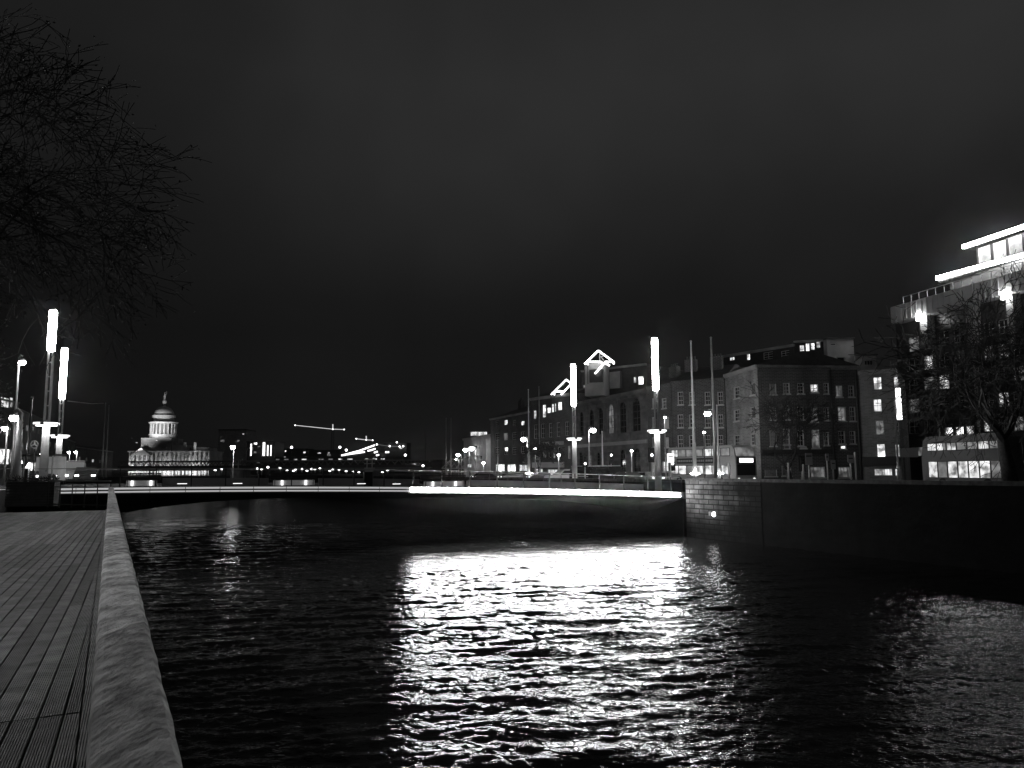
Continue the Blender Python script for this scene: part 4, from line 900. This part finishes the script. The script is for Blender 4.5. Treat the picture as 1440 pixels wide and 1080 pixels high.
# ------------------------------------------------------------------ buses and cars
def bus(label, pf, pb, zb, Lh=4.25, wd=2.5, front_disp=True, bright='l', rows=((1.15, 2.1), (2.95, 3.75)), advert=True, paint=.38):
    d = Vector((pf.x - pb.x, pf.y - pb.y, 0)); ln = d.length; t = thing('double_decker_bus', label, 'bus', (pb.x, pb.y, zb), math.atan2(d.y, d.x))
    # local x forward; camera-facing side is local y=0 (right of travel when heading to camera -> choose side by sign)
    side = -1 if (Vector((-d.y, d.x, 0)).dot(Vector((pb.x, pb.y, 0))) > 0) else 1     # which local y side faces the camera
    y0, y1 = (0, wd) if side == -1 else (-wd, 0)
    body = mat('bus_paint_%d' % (paint * 100), paint, .35, 0, .08, 1)
    prof = [(0, .3), (ln, .3), (ln, 2.6), (ln - .25, Lh - .35), (ln - .6, Lh), (.3, Lh), (0, Lh - .3)]
    MB().hexa([(x, y0, z) for x, z in prof], [(x, y1, z) for x, z in prof]).build('body', body, t)
    ys = y0 if side == -1 else y1; sg_ = -1 if side == -1 else 1
    for (z0, z1) in rows:
        n = 7; w_ = (ln - 1.2) / n
        for i in range(n):
            x = .5 + i * w_
            ya, yb = sorted((ys + sg_ * .004, ys + sg_ * .03)); o = MB().box(x, x + w_ - .06, ya, yb, z0, z1).build('window', M_black, t)
            ya, yb = sorted((ys + sg_ * .031, ys + sg_ * .04)); MB().box(x + .05, x + w_ - .11, ya, yb, z0 + .05, z1 - .05).build('pane', (LM[bright] if random.random() < (.85 if z0 < 2 else .35) else M_litd), o)
    ya, yb = sorted((ys + sg_ * .004, ys + sg_ * .02)); 
    if advert:
        o = MB().box(1.5, ln * .75, ya, yb, 2.28, 2.82).build('side_panel', M_black, t)
        ya, yb = sorted((ys + sg_ * .022, ys + sg_ * .03)); mb = MB(); x = 1.7
        while x < ln * .72: w_ = random.uniform(.12, .35); mb.box(x, x + w_, ya, yb, 2.45, 2.65); x += w_ + .08
        mb.build('panel_stripe', M_plain, o)
    # front
    MB().box(ln + .004, ln + .03, y0 + .12, y1 - .12, 1.1, 2.15).build('windscreen', M_glass, t)
    MB().hexa([(ln + .01, y0 + .15, 2.95), (ln + .01, y1 - .15, 2.95), (ln - .08, y1 - .15, 2.95), (ln - .08, y0 + .15, 2.95)], [(ln - .19, y0 + .15, 3.75), (ln - .19, y1 - .15, 3.75), (ln - .3, y1 - .15, 3.75), (ln - .3, y0 + .15, 3.75)]).build('upper_windscreen', M_litd, t)
    o = MB().box(ln + .004, ln + .06, y0 + .1, y1 - .1, 2.2, 2.85).build('destination_box', M_black, t)
    MB().box(ln + .062, ln + .07, y0 + .4, y1 - .4, 2.32, 2.72).build('display', M_disp, o)
    for yy in (y0 + .3, y1 - .3): MB().ball((ln + .02, yy, .75), .12, 10).build('headlight', mat('dim_headlight', .8, emis=1.2), t)
    for xx in (1.9, ln - 2.2):
        for yy in (y0 + .12, y1 - .12):
            w_ = MB().tube([(xx, yy - .15, .48), (xx, yy + .15, .48)], .48, 16).build('wheel', M_rubber, t); MB().tube([(xx, yy - .16, .48), (xx, yy + .16, .48)], .25, 12).build('hub', M_steel, w_)
    return t
pf = base(1036, 74, ZR); pb = Vector((pf.x, pf.y, 0)) + QD * 10.5 + QN * .3
bus('pale double-decker bus with a glowing destination display, parked by the brick terrace', pf, pb, ZR, bright='l', Lh=4.0)
pf2 = base(1299, 60, ZR); pb2 = base(1421, 51.5, ZR)
bus('brightly lit double-decker bus before the modern block at the right edge', pf2, pb2, ZR, Lh=4.05, bright='l', rows=((.95, 2.2), (2.95, 3.55)), advert=False, paint=.12)

def car(label, p, rz, kind='saloon', paint=.1, group=None, tail=False, glow=True, name='parked_car'):
    t = thing(name, label, 'car' if kind != 'van' else 'van', p, rz, group)
    if kind == 'saloon': prof = [(0, .3), (4.4, .3), (4.4, .72), (4.2, .86), (3.2, .95), (2.55, 1.42), (1.2, 1.45), (.45, 1.0), (.05, .92)]; gl = [(.75, 1.0), (3.0, 1.0), (2.5, 1.36), (1.25, 1.38)]
    elif kind == 'suv': prof = [(0, .35), (4.5, .35), (4.5, .95), (4.3, 1.1), (3.4, 1.18), (2.75, 1.72), (.5, 1.76), (.08, 1.15)]; gl = [(.45, 1.18), (3.2, 1.18), (2.68, 1.64), (.62, 1.67)]
    else: prof = [(0, .35), (4.9, .35), (4.9, 1.05), (4.3, 1.3), (3.7, 2.0), (.15, 2.05), (0, 1.2)]; gl = [(.3, 1.25), (4.0, 1.25), (3.6, 1.85), (.35, 1.88)]
    w_ = 1.8; pm = mat('car_paint_%d' % int(paint * 100), paint, .25, .3, spec=.6)
    lo = [(x, .0 + (.12 if z > 1.2 else 0), z) for x, z in prof]; hi = [(x, w_ - (.12 if z > 1.2 else 0), z) for x, z in prof]
    MB().hexa(lo, hi).build('body', pm, t)
    if kind == 'van': MB().box(.3, 3.6, .15, w_ - .15, 2.06, 2.13).build('roof', M_lpaint, t)
    for s_ in (0, 1):
        off = -.012 if s_ == 0 else .012
        pts = [(x, (0.0 if z < 1.2 else .12) + off if s_ == 0 else (w_ if z < 1.2 else w_ - .12) + off, z) for x, z in gl]
        MB().hexa(pts, [(a_, b_ + .008, c_) for a_, b_, c_ in pts]).build('side_windows', M_glass, t)
    for x in (.85, 3.6):
        for y in (.05, w_ - .05):
            o = MB().tube([(x, y - .12, .33), (x, y + .12, .33)], .33, 14).build('wheel', M_rubber, t); MB().tube([(x, y - .13, .33), (x, y + .13, .33)], .2, 10).build('rim', M_steel, o)
    L_ = prof[1][0]
    for y in (.25, w_ - .25):
        MB().box(L_ + .002, L_ + .03, y - .15, y + .15, .62, .76).build('headlight', M_head if glow else M_glass, t); MB().box(-.03, -.002, y - .14, y + .14, .72, .9).build('tail_light', mat('tail_glow', .6, emis=1.5), t)
    return t
aq = math.atan2(QD.y, QD.x); G = 'cars near the bridge'
def scar(px, Y, z, label, kind, paint, rz, glow=True):
    p = base(px, Y, z + .005); L_ = {'saloon': 4.4, 'suv': 4.5, 'van': 4.9}[kind]
    o = Vector((math.cos(rz), math.sin(rz), 0)) * L_ / 2 + Vector((-math.sin(rz), math.cos(rz), 0)) * .9
    return car(label, p - o, rz, kind, paint, G, glow=glow)
scar(795, 88, ZR, 'pale estate car with glowing lamps left of the dark vans', 'suv', .8, BRZ + math.pi)
scar(828, 82, ZR, 'dark van directly below the shorter column light', 'van', .03, aq + math.pi, False)
scar(855, 79, ZR, 'second dark van standing right of the first one', 'van', .04, aq + math.pi, False)
scar(684, 112, ZR, 'low dark saloon left of the lit shops', 'saloon', .06, BRZ, False)
scar(724, 108, ZR, 'grey saloon with one bright lamp in front of the lit shops', 'saloon', .2, BRZ)
scar(886, 76, ZR, 'car with twin bright headlights near the right end of the bridge', 'saloon', .1, aq + math.pi)
scar(764, 105, ZR, 'small grey saloon behind the pale estate car', 'saloon', .15, BRZ, False)
scar(908, 84, ZR, 'pale saloon seen from behind by the stone arches', 'saloon', .5, aq, False)
street_lamp(786, 92, ZR, 640, 'low lamp added behind the pale estate car to light it', .16, 0, M_lamps)  # lamp added to light the cars around it
scar(70, 60, ZL, 'car with lit headlamps behind the boardwalk railing', 'saloon', .12, aq + math.pi)
scar(120, 72, ZL, 'dark saloon right of the white van', 'saloon', .08, aq + math.pi)
vn = car('white van with lit cab behind the boardwalk railing on the left', base(92, 78, ZL), aq - math.pi, 'van', .75, glow=True, name='parked_van')

# ------------------------------------------------------------------ left bank buildings
def left_b(pxa, ta, pxb, tb_, top, label, wins, m):
    f_ = Fac('building', label, pxa, ta, pxb, tb_, ZL, pytop=top, depth=12)
    std(f_, wins, m, False); f_.cornice(hh=.2, out=.15); f_.roof(1.5)
    return f_
left_b(-60, 118, 22, 140, 548, 'dark left bank building with scattered lit panes above the shops', [(8, 566, 12, 14, 'l', (2, 2)), (17, 566, 4, 14, 'l', (0, 2)), (-15, 566, 12, 14, 'm'), (10, 605, 10, 14, 'm'), (-15, 605, 12, 14, 'd'), (5, 642, 18, 22, 'b', (3, 1)), (-30, 642, 22, 22, 'l', (3, 1)), (17, 642, 4, 20, 'l', (0, 1))], M_brick2)
left_b(23, 142, 62, 175, 575, 'left bank building behind the lower lamp with lit ground floor', [(30, 600, 5, 9, 'd'), (39, 602, 5, 9, 'm'), (48, 604, 5, 9, 'd'), (56, 606, 4, 8, 'd'), (30, 628, 6, 10, 'm'), (40, 628, 6, 10, 'l'), (50, 629, 5, 9, 'm'), (32, 655, 12, 14, 'l', (3, 1)), (46, 656, 9, 12, 'b', (2, 1)), (57, 656, 6, 12, 'l', (1, 1))], M_plain)
left_b(63, 176, 104, 240, 606, 'low dark left bank building behind the column lights', [(70, 625, 4, 7, 'd'), (79, 627, 4, 7, 'm'), (88, 630, 4, 6, 'd'), (97, 632, 3, 6, 'd'), (72, 650, 8, 9, 'l', (2, 0)), (84, 651, 7, 8, 'm', (2, 0)), (96, 652, 6, 7, 'l', (1, 0))], M_brick)
left_b(105, 242, 158, 300, 628, 'farthest low dark left bank building left of the domed building', [(112, 645, 3, 5, 'm'), (122, 646, 3, 5, 'd'), (131, 648, 3, 4, 'l'), (141, 649, 3, 4, 'd'), (115, 659, 6, 5, 'm', (1, 0)), (133, 660, 6, 4, 'l', (1, 0))], M_brick)
# bus shelter / kiosk with lit canopy
ks = thing('bus_shelter', 'lit bus shelter behind the planter on the left bank', 'bus shelter', base(28, 58, ZL), R(-20))
MB().box(0, 3.2, 0, 1.2, 2.2, 2.32).build('roof', M_dsteel, ks); MB().box(.1, 3.1, 1.12, 1.16, .3, 2.15).build('back_panel', mat('frosted_panel', .6, .5, 0, .2, 2, emis=.10), ks)
for x in (.1, 3.0): MB().box(x, x + .08, .05, .13, 0, 2.2).build('post', M_steel, ks)
MB().box(.3, 2.8, .6, .95, .45, .5).build('bench_seat', M_steel, ks)
um = thing('cafe_lamp', 'small bright cone lamp low between the poles on the left bank', 'lamp', base(39, 55, ZL)); z_ = ztop(um.location.x, 55, 655) - ZL
MB().tube([(0, 0, 0), (0, 0, z_ + .3)], .04, 6).build('post', M_lpaint, um); MB().lathe([(.22, z_ - .15), (.06, z_ + .2)], 12).build('lamp_shade', mat('cone_glow', .8, emis=6), um)

# ------------------------------------------------------------------ domed building (Y about 330)
YD = 330.0; DZ = 3.6
px2m = YD / F
dm = thing('domed_building', 'floodlit classical building with columned drum, dome and statue', 'building', base(227, YD, DZ), R(4))
P0 = dm.location
def Z(py): return ztop(P0.x, YD, py) - DZ
def X(px): return (px - 227.5) * px2m
M_flood = mat('floodlit_stone', .6, .75, 0, .25, .35)
MB().box(X(205.5), X(246), -6, 8, Z(640), Z(616.5)).build('tower_base', mat('tower_stone', .3, .75, 0, .35, .4), dm)
MB().lathe([(5.3, Z(617)), (5.3, Z(612.5)), (5.7, Z(612)), (5.7, Z(611))], 32).build('drum_plinth', M_flood, dm)
MB().lathe([(3.9, Z(611)), (3.9, Z(596))], 32).build('drum', mat('drum_stone', .35, .8), dm)
col_ = MB().tube([(5.1, 0, Z(611)), (5.1, 0, Z(596))], [.36, .3], 8)
for k in range(20):
    a_ = 2 * math.pi * k / 20 + .1
    MB().tube([(5.0 * math.cos(a_), 5.0 * math.sin(a_), Z(611)), (5.0 * math.cos(a_), 5.0 * math.sin(a_), Z(596.4))], [.36, .3], 8).build('column', M_flood, dm)
MB().lathe([(5.6, Z(596.3)), (5.7, Z(595)), (5.9, Z(594)), (4.2, Z(593.6)), (4.1, Z(588)), (4.6, Z(587.4)), (4.6, Z(584.3)), (4.2, Z(584))], 32).build('attic_ring', M_flood, dm)
rD = 3.95; z0 = Z(584); zt_ = Z(571.5)
MB().lathe([(rD * math.cos(math.pi / 2 * k / 10) + .02, z0 + (zt_ - z0) * math.sin(math.pi / 2 * k / 10)) for k in range(11)], 32).build('dome', mat('dome_stone', .7, .6, 0, .1, .3), dm, smooth=True)
MB().lathe([(.5, zt_ - .1), (.45, Z(568)), (.85, Z(567.4)), (.85, Z(563.5)), (.5, Z(563))], 14).build('lantern', M_flood, dm)
st = MB().tube([(0, 0, Z(563)), (0, 0, Z(559.5)), (.05, 0, Z(556.5)), (.0, 0, Z(554.2)), (0, 0, Z(553.6))], [.5, .42, .48, .3, .14], 8)
st.ball((0, 0, Z(552.6)), .25, 8, 1.2); st.tube([(.35, 0, Z(556)), (.7, 0, Z(553)), (.62, 0, Z(550))], [.13, .1, .07], 6); st.tube([(-.35, 0, Z(556)), (-.55, 0, Z(558.5))], [.13, .1], 6)
st.build('statue', M_flood, dm)
# body and portico
MB().box(X(193), X(300), -8, 10, 0, Z(636.5)).build('wall', M_flood, dm)
MB().box(X(192), X(301), -9, 11, Z(636.5), Z(634.8)).build('cornice', M_flood, dm)
MB().hexa([(X(196), -9.4, Z(641)), (X(223), -9.4, Z(641)), (X(223), -7, Z(641)), (X(196), -7, Z(641))], [(X(209), -9.4, Z(631)), (X(211), -9.4, Z(631)), (X(211), -7, Z(631)), (X(209), -7, Z(631))]).build('pediment', M_flood, dm)
MB().box(X(236), X(262), -5, 6, Z(634.7), Z(626.3)).build('attic_block', M_flood, dm)
MB().box(X(270), X(296), -5, 6, Z(634.7), Z(629.5)).build('attic_block', M_slate, dm)
for x in (264, 278): MB().box(X(x - 1.4), X(x + 1.4), -6, -5.01, Z(634.5), Z(623)).build('chimney', M_flood, dm)
for k in range(22):
    x = X(196 + k * 4.9); MB().tube([(x, -9.2, 0), (x, -9.2, Z(642))], .38, 8).build('arcade_column', M_flood, dm)
wg = mat('arcade_glow', .7, emis=.9, lo=.25)
for k in range(11):
    xa = X(231 + k * 6.2); MB().box(xa, xa + 1.55, -8.12, -8.01, .5, Z(656)).build('lit_bay', wg, dm)
for k in range(3):
    xa = X(198 + k * 7); MB().box(xa, xa + 1.3, -8.12, -8.01, .5, Z(656)).build('lit_bay', wg, dm)
# its floodlights stand on the roof and the forecourt
def flood(x, y, z, L_, r, lb):
    p = P0 + Matrix.Rotation(R(4), 3, 'Z') @ Vector((x, y, z)); t = thing('floodlight', lb, 'floodlight', p, R(4), 'floodlights of the domed building')
    MB().box(-.3, .3, -.2, .2, -.1, .14).build('housing', M_dsteel, t); MB().box(-.26, .26, -.16, .16, .15, .18).build('lens', mat('flood_lens_glow', .8, emis=L_), t)
    ld = bpy.data.lights.new('flood_beam', 'SPOT'); ld.energy = r * (.8 if z > 5 else .5); ld.shadow_soft_size = .3; ld.spot_size = R(110); ld.spot_blend = .6; lo = bpy.data.objects.new('flood_beam', ld); COL.objects.link(lo); lo.parent = t; lo.location = (0, 0, .5); lo.rotation_euler = (R(142 if z > 5 else 110), 0, 0)
zr_ = Z(634)
flood(X(213), -16, Z(625), 5, 9000, 'roof floodlight before the left of the drum'); flood(X(240), -17, Z(622), 5, 7000, 'roof floodlight before the right of the drum')
flood(X(200), -14, 1.0, 5, 3500, 'forecourt floodlight at the left wing'); flood(X(222), -14, 1.0, 5, 1800, 'forecourt floodlight below the drum'); flood(X(250), -14, 1.0, 5, 2500, 'forecourt floodlight under the middle'); flood(X(285), -14, 1.0, 5, 3000, 'forecourt floodlight at the right wing')
flood(X(208), -12, Z(636), 5, 1500, 'parapet floodlight by the pediment'); flood(X(285), -12, Z(637), 5, 1200, 'parapet floodlight at the right attic')

# ------------------------------------------------------------------ railway lattice bridge
YR = 232.0; ZR0 = 3.6
lb_ = thing('railway_bridge', 'dark steel lattice railway bridge across the middle distance', 'bridge', (0, YR, 0))
xa, xb = base(165, YR, 6).x, base(604, YR, 6).x
zt = ztop(0, YR, 646) ; zlo = ztop(0, YR, 657)
M_lat = mat('lattice_steel', .16, .6, .2)
for y in (0, 8):
    MB().box(xa, xb, y, y + .4, zt - .25, zt + .15).build('top_chord', M_lat, lb_); MB().box(xa, xb, y, y + .4, zlo - .5, zlo + .15).build('bottom_chord', M_lat, lb_)
    mb = MB(); x = xa
    while x < xb - 2: mb.bar((x, y + .2, zlo), (x + 2.2, y + .2, zt), .11); mb.bar((x + 2.2, y + .26, zlo), (x, y + .26, zt), .11); x += 2.2
    mb.build('lattice', M_lat, lb_)
    MB().box(xa, xb, y + .1, y + .3, zlo + .16, zlo + (zt - zlo) * .42).build('web_plate', M_dsteel, lb_)
MB().box(xa, xb, .5, 7.9, zlo - .5, zlo - .2).build('track_deck', M_dsteel, lb_)
for px in (332, 520):
    x = base(px, YR, 6).x
    o = MB().box(x - 1.3, x + 1.3, -1, 9, -1, zlo - .5).build('pier', M_conc, lb_)
    fr = MB()
    for z in (zlo - .2, zt + .1, (zlo + zt) / 2): fr.box(x - 1.6, x + 1.6, -.6, -.2, z, z + .28)
    for dx in (-.9, .62): fr.box(x + dx, x + dx + .28, -.5, -.25, zlo - .1, zt + .1)
    fr.build('pier_frame', M_plain, o)
mb = MB(); 
dl = thing('train', 'dim row of lit carriage windows crossing on the lattice bridge', 'train', (0, YR + 3, 0))
x0t, x1t = base(385, YR + 3, 6).x, base(566, YR + 3, 6).x
MB().box(x0t, x1t, 0, 2.8, zlo + .5, zt + 1.1).build('carriage_body', M_black, dl)
x = x0t + .6
random.seed(3)
while x < x1t - 2:
    l = random.uniform(.8, 1.6)
    if random.random() < .72: MB().box(x, x + l, -.03, -.005, zt + .22, zt + .55).build('window', M_litd if random.random() < .5 else M_lit, dl)
    x += l + random.uniform(.9, 1.8)
# short ramp truss
tr = thing('footbridge_truss', 'small pale truss with sloping end left of the far block', 'truss', (0, 168, 0))
xa_, xb_ = base(621, 168, 6).x, base(660, 168, 6).x; zt2, zl2 = ztop(-10, 168, 645), ztop(-10, 168, 658.5)
mb = MB(); mb.bar((xa_, 0, zl2), (xa_ + 2.2, 0, zt2), .09); mb.bar((xa_ + 2.2, 0, zt2), (xb_, 0, zt2), .09); mb.bar((xa_, 0, zl2), (xb_, 0, zl2), .09); mb.build('chords', M_steel, tr)
mb = MB(); x = xa_ + .7
while x < xb_ - 1: mb.bar((x, 0, zl2), (x + 1.6, 0, zt2), .06); mb.bar((x + 1.6, .1, zl2), (x, .1, zt2), .05); x += 1.2
mb.build('lattice', M_steel, tr); MB().box(xa_ + 1, xa_ + 1.4, -.2, .2, 0, zl2 - .1).build('support', M_steel, tr); MB().box(xb_ - 1, xb_ - .6, -.2, .2, 0, zl2 - .1).build('support', M_steel, tr)

# ------------------------------------------------------------------ cranes and far lights
def crane(label, Y, j0, j1, mp_, top, foot):
    p = base(mp_[0], Y, 3.6); t = thing('tower_crane', label, 'tower crane', p, 0, 'tower cranes on the skyline')
    a_ = at(j0[0], j0[1], Y) - p; b_ = at(j1[0], j1[1], Y) - p; m_ = at(mp_[0], mp_[1], Y) - p; tp = at(mp_[0], top, Y) - p
    glow = mat('crane_light', .6, emis=.7)
    MB().tube([a_, m_], .22 * Y / 500, 5).build('jib', glow, t); MB().tube([m_, b_], .22 * Y / 500, 5).build('counter_jib', glow, t); MB().tube([m_, tp], .35 * Y / 500, 5).build('tower_head', glow, t)
    mb = MB(); 
    for dx in (-.8, .8): mb.bar((m_.x + dx, 0, 0), (m_.x + dx, 0, m_.z), .15)
    z = 0
    while z < m_.z - 2: mb.bar((m_.x - .8, 0, z), (m_.x + .8, 0, z + 2), .09); z += 2
    mb.build('mast', M_dsteel, t); MB().bar(tp, a_ * .6 + m_ * .4, .08).build('tie_bar', M_dsteel, t)
    for q_ in (a_, b_, m_): MB().ball(q_, .45 * Y / 500, 8).build('jib_lamp', mat('crane_lamp', .6, emis=3), t)
crane('larger lit tower crane with its long jib pointing left', 480, (415, 598), (484, 604), (468, 603.5), 596.5, 664)
crane('smaller dim tower crane right of the larger one', 620, (501, 617), (524, 619), (515, 618.6), 613, 664)
# far arched hall with glowing ribs
ah = thing('arched_hall', 'far low hall with glowing curved roof lines', 'building', base(505, 400, 3.6)); pa = ah.location
def hp(px, py): v = at(px, py, 400) - pa; return Vector((v.x, v.y, v.z))
g_ = mat('roof_rib_glow', .7, emis=2.2)
for pts in ([(480, 640.5), (492, 637.5), (505, 634), (516, 630), (527, 626)], [(480, 640.5), (495, 638), (513, 635.5)], [(517, 634), (522, 633), (528, 631)], [(526, 636.5), (531, 635)], [(529, 640.5), (533, 639.5)]):
    MB().tube([hp(*p_) for p_ in pts], .42, 5).build('roof_rib', g_, ah)
w0 = hp(480, 642); w1 = hp(534, 642)
MB().hexa([(w0.x, .5, 0), (w1.x, .5, 0), (w1.x, 20, 0), (w0.x, 20, 0)], [(w0.x, .5, w0.z), (w1.x, .5, hp(534, 636).z), (w1.x, 20, hp(534, 636).z), (w0.x, 20, w0.z)]).build('wall', M_black, ah)
# far dark towers and blocks on the horizon
def far_block(px0, px1, pyt, Y, label, nwin, m=M_slate, seed=1, bright=.5):
    rnd = random.Random(seed); x0, x1 = base(px0, Y, 5).x, base(px1, Y, 5).x; h = ztop(x0, Y, pyt) - 3.6
    t = thing('distant_block', label, 'building', (x0, Y, 3.6))
    MB().box(0, x1 - x0, 0, 15, 0, h).build('wall', m, t); MB().box(-.3, x1 - x0 + .3, -.3, 15.3, h, h + .5).build('roof', M_dsteel, t)
    for i in range(nwin):
        x = rnd.uniform(.05, .9) * (x1 - x0); z = rnd.uniform(.35, .93) * h; w_ = rnd.uniform(.8, 2.2)
        MB().box(x, min(x + w_, x1 - x0 - .2), -.06, -.004, z, z + rnd.uniform(.5, 1.1)).build('window', rnd.choice([M_lit, M_litb, M_litd]), t)
    return t
far_block(305, 345, 605, 420, 'dim tower block right of the domed building', 3, M_conc, 2)
far_block(346, 386, 622, 380, 'far block with bright vertical strips beside the starry lamp', 6, M_slate, 3)
far_block(388, 432, 632, 500, 'low far block left of the crane', 6, M_slate, 4)
far_block(433, 479, 634, 450, 'low far block under the larger crane', 5, M_slate, 5)
far_block(535, 572, 624, 430, 'far block with a string of small lights along its roof', 3, M_slate, 6)
far_block(573, 622, 648, 420, 'very low far block in the dark middle', 3, M_slate, 7)
gs = mat('strip_glow', .7, emis=2.0)
for i, (px, y0, y1, w_) in enumerate(((352, 624, 641, 1.2), (370, 622, 641, 2.2), (375.5, 626, 641, 1.2), (380, 626, 641, 1.0))):
    t = thing('lit_mast', 'white lit vertical banner mast before the far block' , 'lit mast', base(px, 372, 3.6), 0, 'lit vertical masts beside the starry lamp'); h = ztop(t.location.x, 372, y0) - 3.6; l_ = ztop(t.location.x, 372, y1) - 3.6
    MB().tube([(0, .2, 0), (0, .2, h)], .15, 6).build('pole', M_dsteel, t); MB().box(-w_ / 4, w_ / 4, -.1, .04, l_, h).build('banner', gs, t)
t = thing('light_string', 'string of small lights on a thin line above the far roof', 'lights', at(530, 625, 428))
p_ = [at(530, 625, 428) - t.location, at(548, 627.5, 428) - t.location, at(569, 628, 428) - t.location]
MB().tube(p_, .12, 4).build('cable', mat('dim_line', .5, emis=.12), t)
for px, py in ((530, 625), (548, 627.5), (562, 628), (567, 627.5), (558, 622)): MB().ball(at(px, py, 428) - t.location, .45, 8).build('bulb', mat('far_bulb', .7, emis=5), t)
for i, (px, py, lb) in enumerate(((478, 629, 'single far white light left of the arched hall'), (487, 633, 'single far light just above the left end of the glowing ribs'), (410, 629, 'cluster light on the far low block left of the crane'), (570, 640, 'lone far light at the right end of the skyline'))):
    p = at(px, py, 395); t = thing('beacon_lamp', lb, 'lamp', (p.x, p.y, 3.6)); MB().tube([(0, 0, 0), (0, 0, p.z - 3.6)], .1, 5).build('post', M_dsteel, t); MB().ball((0, 0, p.z - 3.6), .62, 8).build('bulb', mat('far_bulb'), t)

# ------------------------------------------------------------------ thin scattering air added to stand in for lens glow around lamps
hz = bpy.data.materials.new('bloom_stand_in_air'); hz.use_nodes = True; nt = hz.node_tree; nt.nodes.clear()
out = nt.nodes.new('ShaderNodeOutputMaterial'); pv = nt.nodes.new('ShaderNodeVolumePrincipled')
pv.inputs['Color'].default_value = (.9, .9, .9, 1); pv.inputs['Density'].default_value = 0.00008; pv.inputs['Anisotropy'].default_value = 0.97
nt.links.new(pv.outputs[0], out.inputs['Volume'])
tag(MB().box(-950, 950, -130, 3050, -2.2, 75).build('added_glow_haze', hz), kind='stuff')
# ------------------------------------------------------------------ render settings
scene.render.engine = 'CYCLES'
scene.view_settings.view_transform = 'Standard'; scene.view_settings.look = 'None'
scene.view_settings.exposure = 0; scene.view_settings.gamma = 1
c = scene.cycles
c.use_denoising = True; c.max_bounces = 5; c.diffuse_bounces = 2; c.glossy_bounces = 3; c.transmission_bounces = 2
c.sample_clamp_indirect = 6; c.caustics_reflective = False; c.use_light_tree = True
